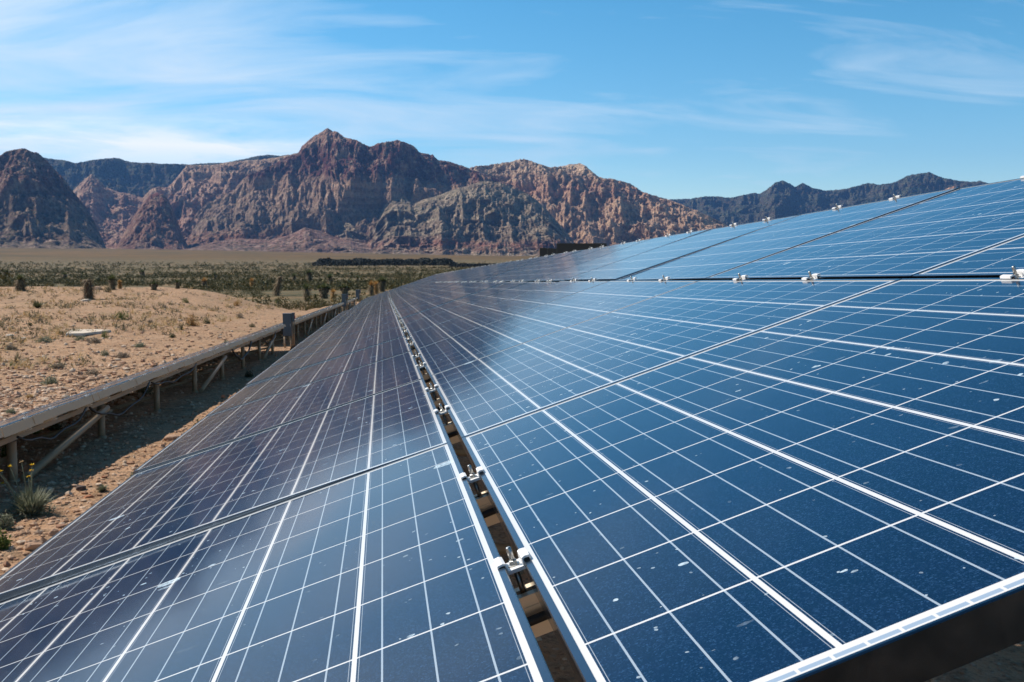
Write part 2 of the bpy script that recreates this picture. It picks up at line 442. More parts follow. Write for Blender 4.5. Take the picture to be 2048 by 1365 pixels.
def gpt(x, y, up=0.):
    """point of the ground seen at a photo pixel"""
    d_ = ray(x, y)
    ts = np.concatenate([np.linspace(2.5, 80, 1600), np.geomspace(80.1, 3000, 900)])
    X = d_.x*ts; Y = d_.y*ts; Z = d_.z*ts
    g = gz(X, Y); k = np.argmax(Z < g+.0) if np.any(Z < g) else -1
    t_ = ts[k]
    return Vector((d_.x*t_, d_.y*t_, float(gz(d_.x*t_, d_.y*t_))+H)), t_

def make_ground():
    az1 = np.linspace(-.62, .62, 620); az0 = np.linspace(-math.pi, -.63, 70)[:-1]; az2 = np.linspace(.63, math.pi, 70)[1:]
    az = np.concatenate([az0, az1, az2])
    rr = np.concatenate([np.linspace(.3, 3, 24), np.geomspace(3.1, 90, 420), np.geomspace(91, 7600, 200)])
    A, R = np.meshgrid(az, rr)
    X = R*np.sin(A); Y = R*np.cos(A); Z = gz(X, Y)+H
    V = np.stack([X.ravel(), Y.ravel(), Z.ravel()], 1)
    n, m = A.shape
    i, j = np.meshgrid(np.arange(n-1), np.arange(m-1), indexing='ij')
    a = (i*m+j).ravel(); Fq = np.stack([a, a+1, a+m+1, a+m], 1)[:, ::-1]
    V = np.vstack([V, [[0, 0, float(gz(0, 0))+H]]]); c = len(V)-1
    o = np_mesh('ground', V, Fq, M_GROUND, smooth=True)
    # close the middle
    me = o.data
    import bmesh
    bm = bmesh.new(); bm.from_mesh(me); bm.verts.ensure_lookup_table()
    for k in range(m-1): bm.faces.new((bm.verts[c], bm.verts[k+1], bm.verts[k])).smooth = True
    bm.to_mesh(me); bm.free()
    tag(o, kind='structure')
make_ground()

# ------------------------------------------------------------------ mountains
def mtn_mat(name, stops, veg=.5, vegcol=(.035,.045,.022), bump=14., lightrock=None, vscale=.045, strat=.25):
    t = NT(name); o = t.pos(); x, y, z = t.sep(o)
    at = t.n('ShaderNodeAttribute'); at.attribute_name = 'hgt'; h = at.outputs['Fac']
    n = t.noise(o, .0035, 6, .6, .6)
    hh = t.math('ADD', h, t.math('MULTIPLY', t.math('SUBTRACT', n, .5), strat*.55))
    c = t.ramp(hh, stops)
    # thin bedding
    mp = t.n('ShaderNodeMapping'); t.l(o, mp.inputs[0]); mp.inputs['Scale'].default_value = (.0012, .0012, .035)
    bd = t.noise(mp.outputs[0], 1., 5, .7, .4)
    c = t.mix(t.mapr(bd, .42, .60, 0., .75), c, t.mix(.6, c, (.08,.03,.026)))
    c = t.mix(t.mapr(bd, .34, .26, 0., .5), c, (.50,.37,.27))
    n2 = t.noise(o, .022, 6, .7)
    c = t.mix(t.mapr(n2, .48, .62, 0., .6), c, lightrock or (.42,.30,.22))
    crk = t.noise(o, .055, 6, .8, .3)
    c = t.mix(t.mapr(crk, .50, .36, 0., .75), c, t.mix(.75, c, (.03,.018,.016)))
    c = t.mix(t.mapr(crk, .56, .68, 0., .65), c, t.mix(.6, c, (.62,.50,.40)))
    nz = t.sep(t.n('ShaderNodeNewGeometry').outputs['Normal'])[2]
    vz = t.mapr(nz, .38, .72)
    vd = t.voro(o, vscale)
    vm = t.math('MULTIPLY', t.mapr(vd, .55, .30), vz)
    big = t.mapr(t.noise(o, .004, 4, .6), .35, .6)
    vm = t.math('MULTIPLY', vm, t.math('MULTIPLY', t.math('ADD', t.math('MULTIPLY', big, .6), .4), veg), clamp=True)
    c = t.mix(vm, c, vegcol)
    b1 = t.bump(t.noise(o, .013, 9, .78, .4), 1., bump*4.)
    b2 = t.bump(t.voro(o, .05), .8, bump*.8, b1)
    c = t.mix(1., c, (1.8,1.68,1.55), 'MULTIPLY')
    return t.principled(c, .95, 0, b2, .1)

RED = (.17,.062,.048); PUR = (.12,.058,.056); TAN = (.36,.235,.165); PALE = (.46,.31,.22); TAL = (.22,.155,.115)
M_MB = mtn_mat('massif_rock', [(0,(.20,.115,.085)),(.10,(.24,.12,.085)),(.17,(.21,.15,.11)),(.28,(.23,.165,.12)),(.40,(.31,.21,.15)),(.52,(.28,.18,.13)),(.57,(.085,.022,.024)),(.78,(.09,.027,.028)),(.81,(.25,.13,.095)),(.93,(.27,.16,.12)),(1,(.36,.25,.19))], .75)
M_MA = mtn_mat('left_peak_rock', [(0,(.17,.13,.10)),(.35,(.16,.12,.09)),(.5,(.17,.09,.07)),(.7,(.12,.06,.055)),(.85,(.19,.12,.095)),(1,(.22,.15,.12))], .85)
M_MTALUS = mtn_mat('talus_rock', [(0,(.24,.19,.13)),(.13,(.24,.105,.08)),(.22,(.24,.20,.145)),(.6,(.27,.23,.165)),(1,(.26,.21,.15))], .9, (.045,.05,.026), vscale=.06, lightrock=(.46,.37,.28))
M_MC = mtn_mat('canyon_sandstone', [(0,(.30,.17,.13)),(.4,(.34,.20,.15)),(.75,(.37,.25,.18)),(1,(.36,.26,.18))], .35, lightrock=(.50,.38,.28))
M_ME = mtn_mat('tan_sandstone', [(0,(.37,.24,.165)),(.45,(.44,.30,.21)),(.6,(.36,.20,.14)),(.8,(.42,.31,.225)),(1,(.52,.41,.31))], .40, lightrock=(.60,.43,.29))
M_MR = mtn_mat('red_cone_rock', [(0,(.20,.11,.085)),(.6,(.21,.11,.08)),(.8,(.17,.05,.04)),(1,(.22,.06,.045))], .5)
M_MD = mtn_mat('forested_ridge', [(0,(.06,.065,.045)),(1,(.05,.055,.04))], 1., (.018,.040,.022), 22., (.12,.13,.08), .02)

def mountain(name, label, sky_pts, D, W, mat, seed, base_z=None, rgh=1., spur=160., spw=260., jag=1.0, prof=None, back=.25, step=.00055, rows=150, talus=.5):
    az, tz = [], []
    for (px_, py_) in sky_pts:
        q = ray(px_, py_); az.append(math.atan2(q.x, q.y)); tz.append(q.z/math.hypot(q.x, q.y))
    A = np.arange(az[0], az[-1], step); TZ = np.interp(A, az, tz)
    fr = 1-np.exp(-np.minimum(A-A[0], A[-1]-A)/.004)
    TZ = TZ + jag*.0010*fr*fbm(A*420, A*0+.5, 4, seed+60) 
    t = np.linspace(0, 1+back, rows)
    Ag, T = np.meshgrid(A, t)
    lat = Ag*D
    prof = prof or ([0,.25,.5,.62,.8,.88,1.], [0,.13,.36,.60,.78,.95,1.])
    n1 = ridged(lat/spw+seed, T*W/spw/2.6, 5, seed, .55)
    n2 = fbm(lat/(spw*.22), T*W/(spw*.35), 5, seed+9, .6)
    n3 = fbm(lat/28., T*W/40., 3, seed+19, .6)
    env = np.sin(np.clip(T, 0, 1)*math.pi)**.6
    env2 = np.clip(T*6, 0, 1)*np.clip((1.02-T)*9, 0, 1)
    tt = np.clip(T + .055*rgh*n2*env, 0, 1.)
    s_ = np.interp(tt, prof[0], prof[1])
    s_ = np.where(T > 1, 1-(T-1)/back*.5, s_)
    Rr = D - W*(1-T) - spur*(n1-.42)*env - (22*n2+9*n3)*rgh*env2*(spur/160.)
    top = TZ[None, :]*D
    zb = -gz(0,0)*0
    base = gz(np.sin(Ag)*(D-W), np.cos(Ag)*(D-W)) - 6
    hz = base + (top-base)*s_
    rel = np.clip(top-base, 0, 400)/400.
    hz = hz + rel*(42*(n1-.45)*env*(T<1) + (14*n2 + 5*n3)*rgh*env2)
    # keep every face of the slope below the sight line of its own crest
    lim = TZ[None, :]*Rr*(1-.02*(1-np.clip(T,0,1)))
    hz = np.where(T < 1, np.minimum(hz, np.maximum(lim, base)), hz)
    X = Rr*np.sin(Ag); Y = Rr*np.cos(Ag)
    V = np.stack([X.ravel(), Y.ravel(), (hz+H).ravel()], 1)
    n, m = Ag.shape
    i, j = np.meshgrid(np.arange(n-1), np.arange(m-1), indexing='ij')
    a = (i*m+j).ravel(); Fq = np.stack([a, a+1, a+m+1, a+m], 1)
    mx = (np.max(tz)*D+20)
    hg = np.clip((hz-base)/mx, 0, 1).ravel()
    o = np_mesh(name, V, Fq, mat, smooth=False, attrs={'hgt': hg})
    o['label'] = label; o['kind'] = 'structure'
    return o
mountain('mountain', 'dark left peak with shadowed right flank', [(-900,420),(-700,400),(-480,350),(-250,330),(-120,352),(-40,330),(0,311),(12,304),(30,299),(45,296),(62,302),(78,308),(95,322),(108,338),(125,355),(140,374),(152,390),(170,412),(188,442),(205,478),(216,505)], 3700, 1000, M_MA, 3, spur=180, spw=300)
mountain('mountain', 'dark red cone-shaped hill in the canyon mouth', [(228,505),(240,482),(255,452),(270,428),(285,408),(300,391),(315,385),(328,390),(338,402),(350,428),(362,462),(375,490),(384,508)], 4050, 520, M_MR, 13, spur=90, spw=150, prof=([0,.3,.7,1],[0,.25,.72,1.]))
mountain('mountain', 'tall central massif with a purple red band under its summit', [(352,506),(362,488),(378,455),(395,425),(412,408),(440,396),(468,380),(488,356),(505,345),(530,338),(552,325),(575,313),(596,306),(603,293),(615,283),(630,270),(645,262),(655,257),(664,262),(676,265),(690,276),(712,280),(730,290),(743,294),(756,287),(775,284),(796,280),(815,287),(828,292),(838,304),(852,308),(866,310),(876,321),(900,324),(925,332),(950,342),(975,352),(1000,360),(1030,372),(1060,395),(1090,425),(1120,460),(1140,490),(1150,512)], 4700, 1050, M_MB, 23, spur=230, spw=330, step=.0005, rows=210)
mountain('mountain', 'greenish talus spurs in front of the central massif', [(560,518),(600,500),(640,478),(660,455),(690,440),(715,452),(735,464),(752,440),(770,410),(785,396),(805,393),(828,408),(850,398),(875,392),(905,380),(935,372),(965,362),(1000,365),(1030,378),(1050,384),(1070,398),(1090,415),(1110,438),(1130,462),(1150,486),(1165,502),(1185,522)], 4150, 950, M_MTALUS, 33, rgh=.45, spur=330, spw=190, jag=.7, prof=([0,.3,.6,.85,1],[0,.2,.5,.83,1.]), rows=190)
mountain('mountain', 'rose coloured low spurs under the west face of the massif', [(330,512),(380,497),(430,484),(480,477),(540,480),(580,470),(610,455),(640,462),(680,478),(720,485),(760,495),(800,517)], 3700, 500, mtn_mat('low_spur_rock', [(0,(.20,.13,.10)),(.5,(.27,.15,.12)),(1,(.28,.19,.15))], .7, lightrock=(.40,.30,.25)), 37, spur=90, spw=160, jag=.6, prof=([0,.4,1],[0,.35,1.]), rows=70)
mountain('mountain', 'rose tan canyon walls behind the red cone', [(120,420),(140,388),(158,370),(172,356),(182,349),(195,358),(212,374),(235,384),(262,388),(285,396),(300,380),(318,374),(335,376),(350,360),(362,345),(374,331),(395,330),(420,331),(450,326),(480,322),(520,320),(560,314),(600,305),(640,300),(700,310)], 5600, 1500, M_MC, 43, spur=300, spw=340, prof=([0,.25,.5,.75,.9,1.],[0,.2,.42,.72,.93,1.]), rows=170)
mountain('mountain', 'dark forested plateau on the far left skyline', [(-300,330),(-60,322),(60,320),(90,316),(105,318),(125,320),(150,326),(180,321),(215,317),(235,316),(262,324),(292,325),(320,328),(352,328),(378,330),(410,326),(450,325),(480,320),(515,312),(540,310),(565,312),(592,308),(640,305),(720,312)], 7200, 1900, M_MD, 53, spur=420, spw=600, jag=.7, rows=120)
mountain('mountain', 'sunlit tan sandstone mountain right of the massif', [(880,352),(920,342),(952,333),(975,331),(1000,327),(1022,324),(1040,318),(1056,320),(1075,327),(1100,335),(1122,333),(1140,329),(1160,327),(1172,333),(1185,344),(1198,354),(1212,357),(1228,358),(1245,363),(1262,368),(1285,384),(1305,390),(1330,398),(1352,404),(1375,415),(1400,424),(1420,434),(1440,444),(1465,458),(1500,480),(1540,512)], 5300, 1300, M_ME, 63, spur=300, spw=300, prof=([0,.2,.45,.7,.88,1.],[0,.2,.48,.78,.95,1.]), rows=190)
mountain('mountain', 'blue green forested range on the right horizon', [(1240,420),(1300,402),(1340,399),(1380,398),(1410,393),(1432,393),(1460,396),(1488,390),(1505,386),(1520,388),(1540,374),(1552,364),(1566,362),(1580,368),(1590,374),(1605,366),(1625,376),(1650,382),(1690,378),(1715,372),(1738,366),(1760,370),(1790,364),(1815,352),(1835,348),(1860,345),(1885,356),(1910,360),(1940,364),(1960,362),(1985,370),(2050,366),(2200,350),(2500,380),(2900,400)], 9000, 2600, M_MD, 73, spur=620, spw=700, jag=.8, rows=130)
mountain('mountain', 'small orange rock outcrop behind the top edge of the panels', [(1840,420),(1862,398),(1880,384),(1895,376),(1908,372),(1918,377),(1930,392),(1950,418)], 6000, 500, mtn_mat('orange_outcrop', [(0,(.48,.24,.14)),(1,(.52,.28,.17))], .2), 83, spur=90, spw=120, rows=60, prof=([0,.5,1],[0,.5,1.]))

# ------------------------------------------------------------------ solar modules
def frame_mesh():
    b = MB(); lx = .008; ly0 = .004; ly1 = .004
    def ring(x0,y0,x1,y1,z0,z1,a,b0,c,d): pass
    ch = .0012
    # four sides with a small top chamfer, mitred
    def side(p0, p1, q0, q1):      # outer p, inner q (top view)
        (ax,ay),(bx,by) = p0,p1; (cx,cy),(dx_,dy_) = q0,q1
        z0, z1 = -MT, 0.
        ox = ch*np.sign(cx-ax) if abs(cx-ax) > 1e-6 else 0; oy = ch*np.sign(cy-ay) if abs(cy-ay) > 1e-6 else 0
        vs = [(ax,ay,z0),(bx,by,z0),(bx,by,z1-ch),(ax,ay,z1-ch)]
        vs += [(ax+ox*.999,ay+oy*.999,z1),(bx+(ch*np.sign(dx_-bx)),by+(ch*np.sign(dy_-by)),z1)]
        vs += [(cx,cy,z1),(dx_,dy_,z1),(cx,cy,z1-.006),(dx_,dy_,z1-.006)]
        vs += [(cx,cy,z0),(dx_,dy_,z0)]
        b.add(vs, [(0,1,2,3),(3,2,5,4),(4,5,7,6),(6,7,9,8),(8,9,11,10),(10,11,1,0)])
    O = [(0,0),(MW,0),(MW,ML),(0,ML)]; I = [(lx,ly0),(MW-lx,ly0),(MW-lx,ML-ly1),(lx,ML-ly1)]
    for k in range(4): side(O[k], O[(k+1)%4], I[k], I[(k+1)%4])
    me = b.mesh('frame'); me.materials.append(M_FRAME); return me
def face_mesh():
    b = MB(); b.box((.0075,.0050,-.0065),(MW-.0075,ML-.0035,-.0012)); me = b.mesh('cell_face'); me.materials.append(M_CELL); return me
def back_mesh():
    b = MB(); b.box((.009,.009,-.0085),(MW-.009,ML-.007,-.0068))
    me = b.mesh('backsheet'); me.materials.append(plain('white_backsheet', (.6,.6,.58), .6, .05)); return me
ME_FRAME, ME_FACE, ME_BACK = frame_mesh(), face_mesh(), back_mesh()
def module(mat, label, group):
    t = empty('solar_panel', mat=mat); tag(t, label, 'solar panel', group)
    for nm, me in (('frame', ME_FRAME), ('cell_face', ME_FACE), ('backsheet', ME_BACK)):
        o = bpy.data.objects.new(nm, me); COL.objects.link(o); o.parent = t
    return t
# hat shaped clamp: local x across the seam, y along it, z up from the panel surface
def clamp_meshes():
    b = MB(); L = .015; th = .0025
    prof = [(-.0195,.0008),(-.0185,.0050),(-.0125,.0056),(-.0092,.0042),(-.0084,-.0045),(.0084,-.0045),(.0092,.0042),(.0125,.0056),(.0185,.0050),(.0195,.0008)]
    inn = [(x*(1-.0), z-th if abs(x) > .0100 else z+ (0 if abs(x) > .0088 else 0)) for x, z in prof]
    inn = [(-.0175,.0004),(-.0172,.0028),(-.0128,.0032),(-.0106,.0026),(-.0098,-.0085),(.0098,-.0085),(.0106,.0026),(.0128,.0032),(.0172,.0028),(.0175,.0004)]
    n = len(prof); vs = []
    for y in (-L, L):
        vs += [(x, y, z) for x, z in prof]; vs += [(x, y, z) for x, z in inn]
    fs = []
    for i in range(n-1):
        fs.append((i, i+1, 2*n+i+1, 2*n+i)[::-1])
        fs.append((n+i, n+i+1, 3*n+i+1, 3*n+i))
        fs.append((i, i+1, n+i+1, n+i)); fs.append((2*n+i, 2*n+i+1, 3*n+i+1, 3*n+i)[::-1])
    fs.append((0, n, 3*n, 2*n)[::-1]); fs.append((n-1, 2*n-1, 4*n-1, 3*n-1))
    b.add(vs, fs); br = b.mesh('bracket'); br.materials.append(M_CLAMP)
    c = MB(); c.tube([(0,0,-.045),(0,0,-.009)], .0033, 10); c.tube([(0,0,-.004),(0,0,.0150),(0,0,.0165)], [.0030,.0030,.0022], 12)
    bo = c.mesh('bolt'); bo.materials.append(M_ZINC)
    c = MB(); c.tube([(0,0,-.0044),(0,0,-.0034),(0,0,-.0032)], [.0070,.0070,.0062], 20, True, False)
    c.tube([(0,0,-.0032),(0,0,.0008),(0,0,.0014)], [.0048,.0048,.0040], 6, True, False)
    nu = c.mesh('flange_nut'); nu.materials.append(M_ZINC)
    return br, bo, nu
ME_BR, ME_BOLT, ME_NUT = clamp_meshes()
def clamp(mat, label, group, parts=True):
    t = empty('panel_clamp', mat=mat); tag(t, label, 'clamp', group)
    for nm, me in (('bracket', ME_BR), ('bolt', ME_BOLT), ('flange_nut', ME_NUT)):
        o = bpy.data.objects.new(nm, me); COL.objects.link(o); o.parent = t
    return t
ORD = 'first second third fourth fifth sixth seventh eighth ninth tenth eleventh twelfth thirteenth fourteenth fifteenth sixteenth seventeenth eighteenth nineteenth'.split()
def ordn(i):
    if i < 19: return ORD[i]
    i += 1
    tens = {2:'twent',3:'thirt',4:'fort'}[i//10]
    return tens+'ieth' if i % 10 == 0 else tens+'y-'+ORD[i%10-1]

def plane_matrix(origin, Xd, Yd):
    X = Vector(Xd).normalized(); Y = Vector(Yd).normalized(); Z = X.cross(Y).normalized(); X = Y.cross(Z)
    m = Matrix.Identity(4)
    for i in range(3): m[i][0], m[i][1], m[i][2], m[i][3] = X[i], Y[i], Z[i], origin[i]
    return m
U1 = Vector((-.12894317621045204, .9913904597189289, -.02277309129326765))
V1 = Vector((.9377971526360023, .12937339074243095, .32217856271889533))
O1 = Vector((.07801997598944613, .6352079146155585, -.31086684416967764+H))
T1 = plane_matrix(O1, V1, U1)
CLY = (.436, .930)           # where the two clamps sit on each module (table y)
ROWS = [(-.984, 'lower'), (-.012, 'middle'), (.960, 'upper')]

def table(T, nmod, tname, group, rows=ROWS, sag=.05, seams=True, seed=1, clampgroup='clamps'):
    rnd = random.Random(seed)
    def lowz(y): return -sag*(1-math.exp(-max(y,0)/4.5))
    for x0, rn in rows:
        for k in range(nmod):
            y0 = -.018 + PITCHY*k
            jr, jp = rnd.gauss(0, .0020), rnd.gauss(0, .0011)
            jz = rnd.uniform(-.0012, .0012)
            if sag and rn == 'middle' and k < 2: jr *= .3; jp *= .3; jz = 0
            m = Matrix.Translation((x0, y0, jz))
            if rn == 'lower' and sag:
                z0, z1 = lowz(y0), lowz(y0+ML)
                m = Matrix.Translation((x0+MW, y0, jz)) @ Matrix.Rotation(-(z0+z1)/2/MW, 4, 'Y') @ Matrix.Translation((-MW, 0, 0))
            m = m @ Matrix.Translation((MW/2, ML/2, 0)) @ Matrix.Rotation(jr, 4, 'Y') @ Matrix.Rotation(jp, 4, 'X') @ Matrix.Translation((-MW/2, -ML/2, 0))
            module(T @ m, f'blue solar panel in the {rn} row of the {tname}, {ordn(k)} from the near end', f'solar panels of the {tname}')
    if not seams: return
    sx = [(-.984-.011, 'bottom edge', True), (-.0225, 'lower seam', False), (.9495, 'upper seam', False), (1.911+.010, 'top edge', False)]
    if len(rows) == 2: sx = [s_ for s_ in sx if s_[1] != 'bottom edge']
    for x, nm, low in sx:
        if not sag and nm != 'top edge': continue
        n = 0
        for k in range(nmod):
            for cy in CLY:
                y = cy + PITCHY*k
                z = lowz(y) if low else 0.
                m = Matrix.Translation((x, y, z)) @ Matrix.Rotation(rnd.uniform(-.05,.05), 4, 'Z')
                clamp(T @ m, f'silver clamp on the {nm} of the {tname}, {ordn(n)} from the near end', f'panel clamps of the {tname}')
                n += 1

def local(T, p): return T @ Vector(p)
def rack(T, nmod, label, x0, x1, xs_posts, post_off=0., braces=True, trim=False):
    """rails across the slope, purlins along it, posts to the ground; children are in world coordinates under an empty at the origin of the table"""
    root = empty('panel_rack', mat=T); tag(root, label, 'mounting rack', 'racks that carry the solar panels')
    Ti = T.inverted(); Lg = PITCHY*nmod
    for k in range(nmod):
        for cy in CLY:
            y = cy+PITCHY*k
            b = MB(); zt = -MT-.001; zb = zt-.047
            b.box((x0,y-.018,zb+.003),(x1,y-.015,zt-.003)); b.box((x0,y+.015,zb+.003),(x1,y+.018,zt-.003))
            b.box((x0,y-.018,zt-.003),(x1,y-.006,zt)); b.box((x0,y+.006,zt-.003),(x1,y+.018,zt)); b.box((x0,y-.018,zb),(x1,y+.018,zb+.003))
            b.box((x0,y-.0195,zb+.014),(x1,y-.018,zb+.018)); b.box((x0,y-.0195,zb+.032),(x1,y-.018,zb+.035))
            b.build('rail', M_RAIL, root)
            if k < 5 and not trim: MB().tube([(x0+.1+.3*q, y-.027+.004*math.sin(q*2.1+k), zt-.028-.006*math.sin(q*1.3)) for q in range(10)], .0055, 8).build('cable', M_BLACK, root)
    zp = -MT-.048
    for xp in xs_posts:
        MB().box((xp-.03,.05,zp-(.036 if trim else .08)),(xp+.03,Lg-.08,zp-.002)).build('purlin', M_GALV if trim else M_PURLIN, root)
    sp = 1.97; n = int((Lg-.3)/sp)+1
    prev = {}
    for i in range(n):
        y = .35+post_off+i*sp
        if y > Lg-.1: break
        for xp in xs_posts:
            top = T @ Vector((xp, y, zp-(.035 if trim else .079)))
            g = float(gz(top.x, top.y))+H-.12
            foot = Vector((top.x, top.y, g))
            b = MB(); b.tube([Ti @ foot, Ti @ top], .030, 12)
            f2 = foot+Vector((0,0,.14)); b.tube([Ti @ (foot+Vector((0,0,-.05))), Ti @ f2], .040, 12)
            b.build('post', M_GALV, root)
            if braces and xp == max(xs_posts) and i % 3 == 0 and xp in prev:
                pf, pt = prev[xp]
                MB().tube([Ti @ (pf+Vector((.06,.05,.14))), Ti @ (top+Vector((.05,0,-.03)))], .030, 8).build('brace', M_GALV, root)
            prev[xp] = (foot, top)
        if braces and len(xs_posts) > 1:
            a, c = prev[xs_posts[-1]][0]+Vector((0,.05,.28)), prev[xs_posts[0]][1]+Vector((0,.05,-.10))
            MB().tube([Ti @ a, Ti @ c], .018, 8).build('brace', M_GALV, root)
    if trim:
        for k in range(nmod):
            y0 = -.018+PITCHY*k
            b = MB(); e = .004*(k % 2)
            b.box((x1+.002, y0+.002, -.068-e), (x1+.0045+e, y0+ML*.52, -.010)); 
            b.box((x1+.005+e, y0+ML*.40, -.062), (x1+.009+e, y0+ML*.46, -.004))
            b.box((x1+.002, y0+ML*.522, -.064), (x1+.007, y0+ML+.001, -.007))
            b.build('edge_trim', M_TRIM, root)
    return root

table(T1, 15, 'nearest table', 'g', seed=5)
rack(T1, 15, 'long steel and aluminium rack under the nearest table of panels', -1.005, 1.93, (-.62, 1.50), .2)
# unseen table added behind the camera to shade the ground under the near edge
T0 = T1 @ Matrix.Translation((0, -PITCHY*3-.95, 0))
for x0, rn in ROWS:
    for k in range(3): module(T0 @ Matrix.Translation((x0, -.018+PITCHY*k, 0)), f'blue solar panel in the {rn} row of the added shading table, {ordn(k)} of three', 'solar panels of the shading table added behind the camera')
rack(T0, 3, 'short rack of the added shading table behind the camera', -1.005, 1.93, (-.62, 1.50), .2)
# second table on the same line, turned a quarter of a degree
L1 = PITCHY*15+.035
O2 = T1 @ Vector((0, L1, 0)); U2 = Matrix.Rotation(math.radians(-.28), 3, 'Z') @ U1
T2 = plane_matrix(O2, V1, U2)
table(T2, 15, 'second table', 'g', sag=0., seed=9)
_lo = -.05
rack(T2, 15, 'rack under the second table of panels', -1.005, 1.93, (-.62, 1.50), .2)

# low arrays to the left, two rows each
Vr = Vector((math.cos(math.radians(17.7)), -RK_D.x*math.cos(math.radians(17.7))/RK_D.y, math.sin(math.radians(17.7))))
RW = [(0., 'lower'), (.972, 'upper')]
XT = .972+MW
def left_table(start, nmod, tname, lab, seed):
    # start: metres along the line from the reference point of its upper edge
    org = Vector(RK_O)+Vector((0,0,H)) + RK_D*start
    T = plane_matrix(org, Vr, RK_D) @ Matrix.Translation((-XT, 0, 0))
    rnd = random.Random(seed)
    for x0, rn in RW:
        for k in range(nmod):
            m = Matrix.Translation((x0, -.018+PITCHY*k, rnd.uniform(-.002,.002))) @ Matrix.Rotation(rnd.gauss(0,.002), 4, 'Y')
            module(T @ m, f'solar panel in the {rn} row of the {tname}, {ordn(k)} from the near end', f'solar panels of the {tname}')
    for x, nm in ((XT+.010, 'upper edge'), (.9615, 'middle seam')):
        if nm == 'middle seam' and seed != 3: continue
        n = 0
        for k in range(nmod):
            for cy in CLY:
                clamp(T @ Matrix.Translation((x, cy+PITCHY*k, 0)), f'small clamp, {nm} of the {tname}, {ordn(n)} from the near end', f'panel clamps of the {tname}'); n += 1
    rack(T, nmod, lab, -.01, XT+.02, (.42, XT-.12), .05, True, True)
    return T
TL1 = left_table(-PITCHY*4, 15, 'nearer left array', 'low rack of round posts and diagonal braces nearest on the left', 3)
TL2 = left_table(PITCHY*11+1.5, 18, 'middle left array', 'middle rack of the low line on the left, beyond the first grey cabinet', 4)
TL3 = left_table(PITCHY*29+3.0, 12, 'farthest left array', 'farthest rack of the low line on the left, beyond the second grey cabinet', 6)

# cables hanging under the upper edge of the nearer low array
for k, (a, b_, sagc, lab) in enumerate(((4.2, 5.6, .10, 'black cable looped under the near end of the low array'), (5.7, 7.6, .16, 'black cable sagging under the low array beside its second post'),
                        (7.7, 9.9, .08, 'black cable tied below the low array between its third and fourth posts'), (12.6, 14.5, .20, 'thick black cable sagging under the far half of the low array'), (16.0, 17.9, .17, 'black cable hanging before the first grey cabinet'))):
    pts = []
    for i in range(15):
        q = i/14; y = a+(b_-a)*q
        p = TL1 @ Vector((XT-.02+.01*math.sin(9*q), y, -.10)); p.z -= sagc*4*q*(1-q)+.012*math.sin(17*q); pts.append(p)
    o = MB().tube(pts, .009 if k != 3 else .016, 6).build('cable', M_BLACK); tag(o, lab, 'cable', 'cables under the low array')

# grey electrical cabinets between the low arrays
def cabinet(p, lab, s=1.):
    r = empty('electrical_cabinet', loc=p); tag(r, lab, 'electrical cabinet', 'grey cabinets at the ends of the low arrays')
    r.rotation_euler = (0, 0, math.radians(6))
    g = p.z
    for dx_ in (-.07, .07):
        MB().tube([(dx_,.03,-.1),(dx_,.03,.30)], .020, 8).build('leg', M_GALV, r)
    MB().box((-.095,-.07,.28),(.095,.07,.775)).build('body', M_BOX, r)
    d_ = MB().box((-.086,-.080,.295),(.086,-.072,.760)).build('door', M_BOX, r)
    MB().box((.066,-.088,.50),(.078,-.081,.56)).build('handle', M_ZINC, d_)
    MB().box((-.102,-.085,.777),(.102,.078,.787)).build('roof', M_BOX, r)
    MB().box((.102,-.04,.60),(.160,.05,.80)).build('switch_box', M_BOX, r)
    for dx_ in (.115, .145):
        MB().tube([(dx_,.0,.05),(dx_,.0,.60)], .010, 8).build('conduit', M_GALV, r)
    MB().box((.161,-.03,.66),(.172,.04,.73)).build('switch_handle', M_RED, r)
    r.scale = (s, s, s)
    return r
def line_pt(st, off=.15):
    p = Vector(RK_O)+Vector((0,0,H))+RK_D*st; p.x += off; p.z = float(gz(p.x, p.y))+H; return p
cabinet(line_pt(PITCHY*11+.75, .0), 'grey cabinet on legs between the nearer and middle low arrays')
cabinet(line_pt(PITCHY*29+2.25, .0), 'grey cabinet between the middle and farthest low arrays', 1.15)
cabinet(line_pt(PITCHY*41+3.8, .0), 'small far grey cabinet at the end of the low arrays', 1.2)

# dark backs of three upright panels uphill, over the top edge of the array
def upright(px0, px1, pyt, Zd, lab):
    a = ray(px0, pyt)*Zd; b_ = ray(px1, pyt+ (px1-px0)*.035)*Zd
    r = empty('upright_panel', loc=(a.x, a.y, 0)); tag(r, lab, 'solar panel', 'dark panel backs over the top edge')
    wd = (b_-a).length; zt = a.z+H
    hb = MB(); n = max(1, int(wd/1.0)); 
    hb.box((0,-.0,zt-1.3),(wd,.03,zt-.02)).build('backsheet', M_BACK, r)
    f = MB(); f.box((-.02,-.012,zt-1.32),(-.001,.042,zt)); f.box((wd+.001,-.012,zt-1.32),(wd+.02,.042,zt)); f.box((-.001,-.012,zt-.019),(wd+.001,.042,zt-.001))
    f.build('frame', plain('dark_frame', (.05,.055,.05), .5, .1), r)
    for q in (.2, .8):
        g = float(gz(a.x+wd*q, a.y+.1))+H-.1
        MB().tube([(wd*q,.08,g),(wd*q,.08,zt-.2)], .03, 8).build('post', M_GALV, r)
    r.rotation_euler = (0, 0, -.05)
upright(1080, 1094, 496, 52, 'leftmost narrow dark upright panel above the array edge')
upright(1095.5, 1113, 497, 50, 'second narrow dark upright panel, beside the wide one')
upright(1114, 1212, 487, 40, 'wide black upright panel rising highest above the array edge')

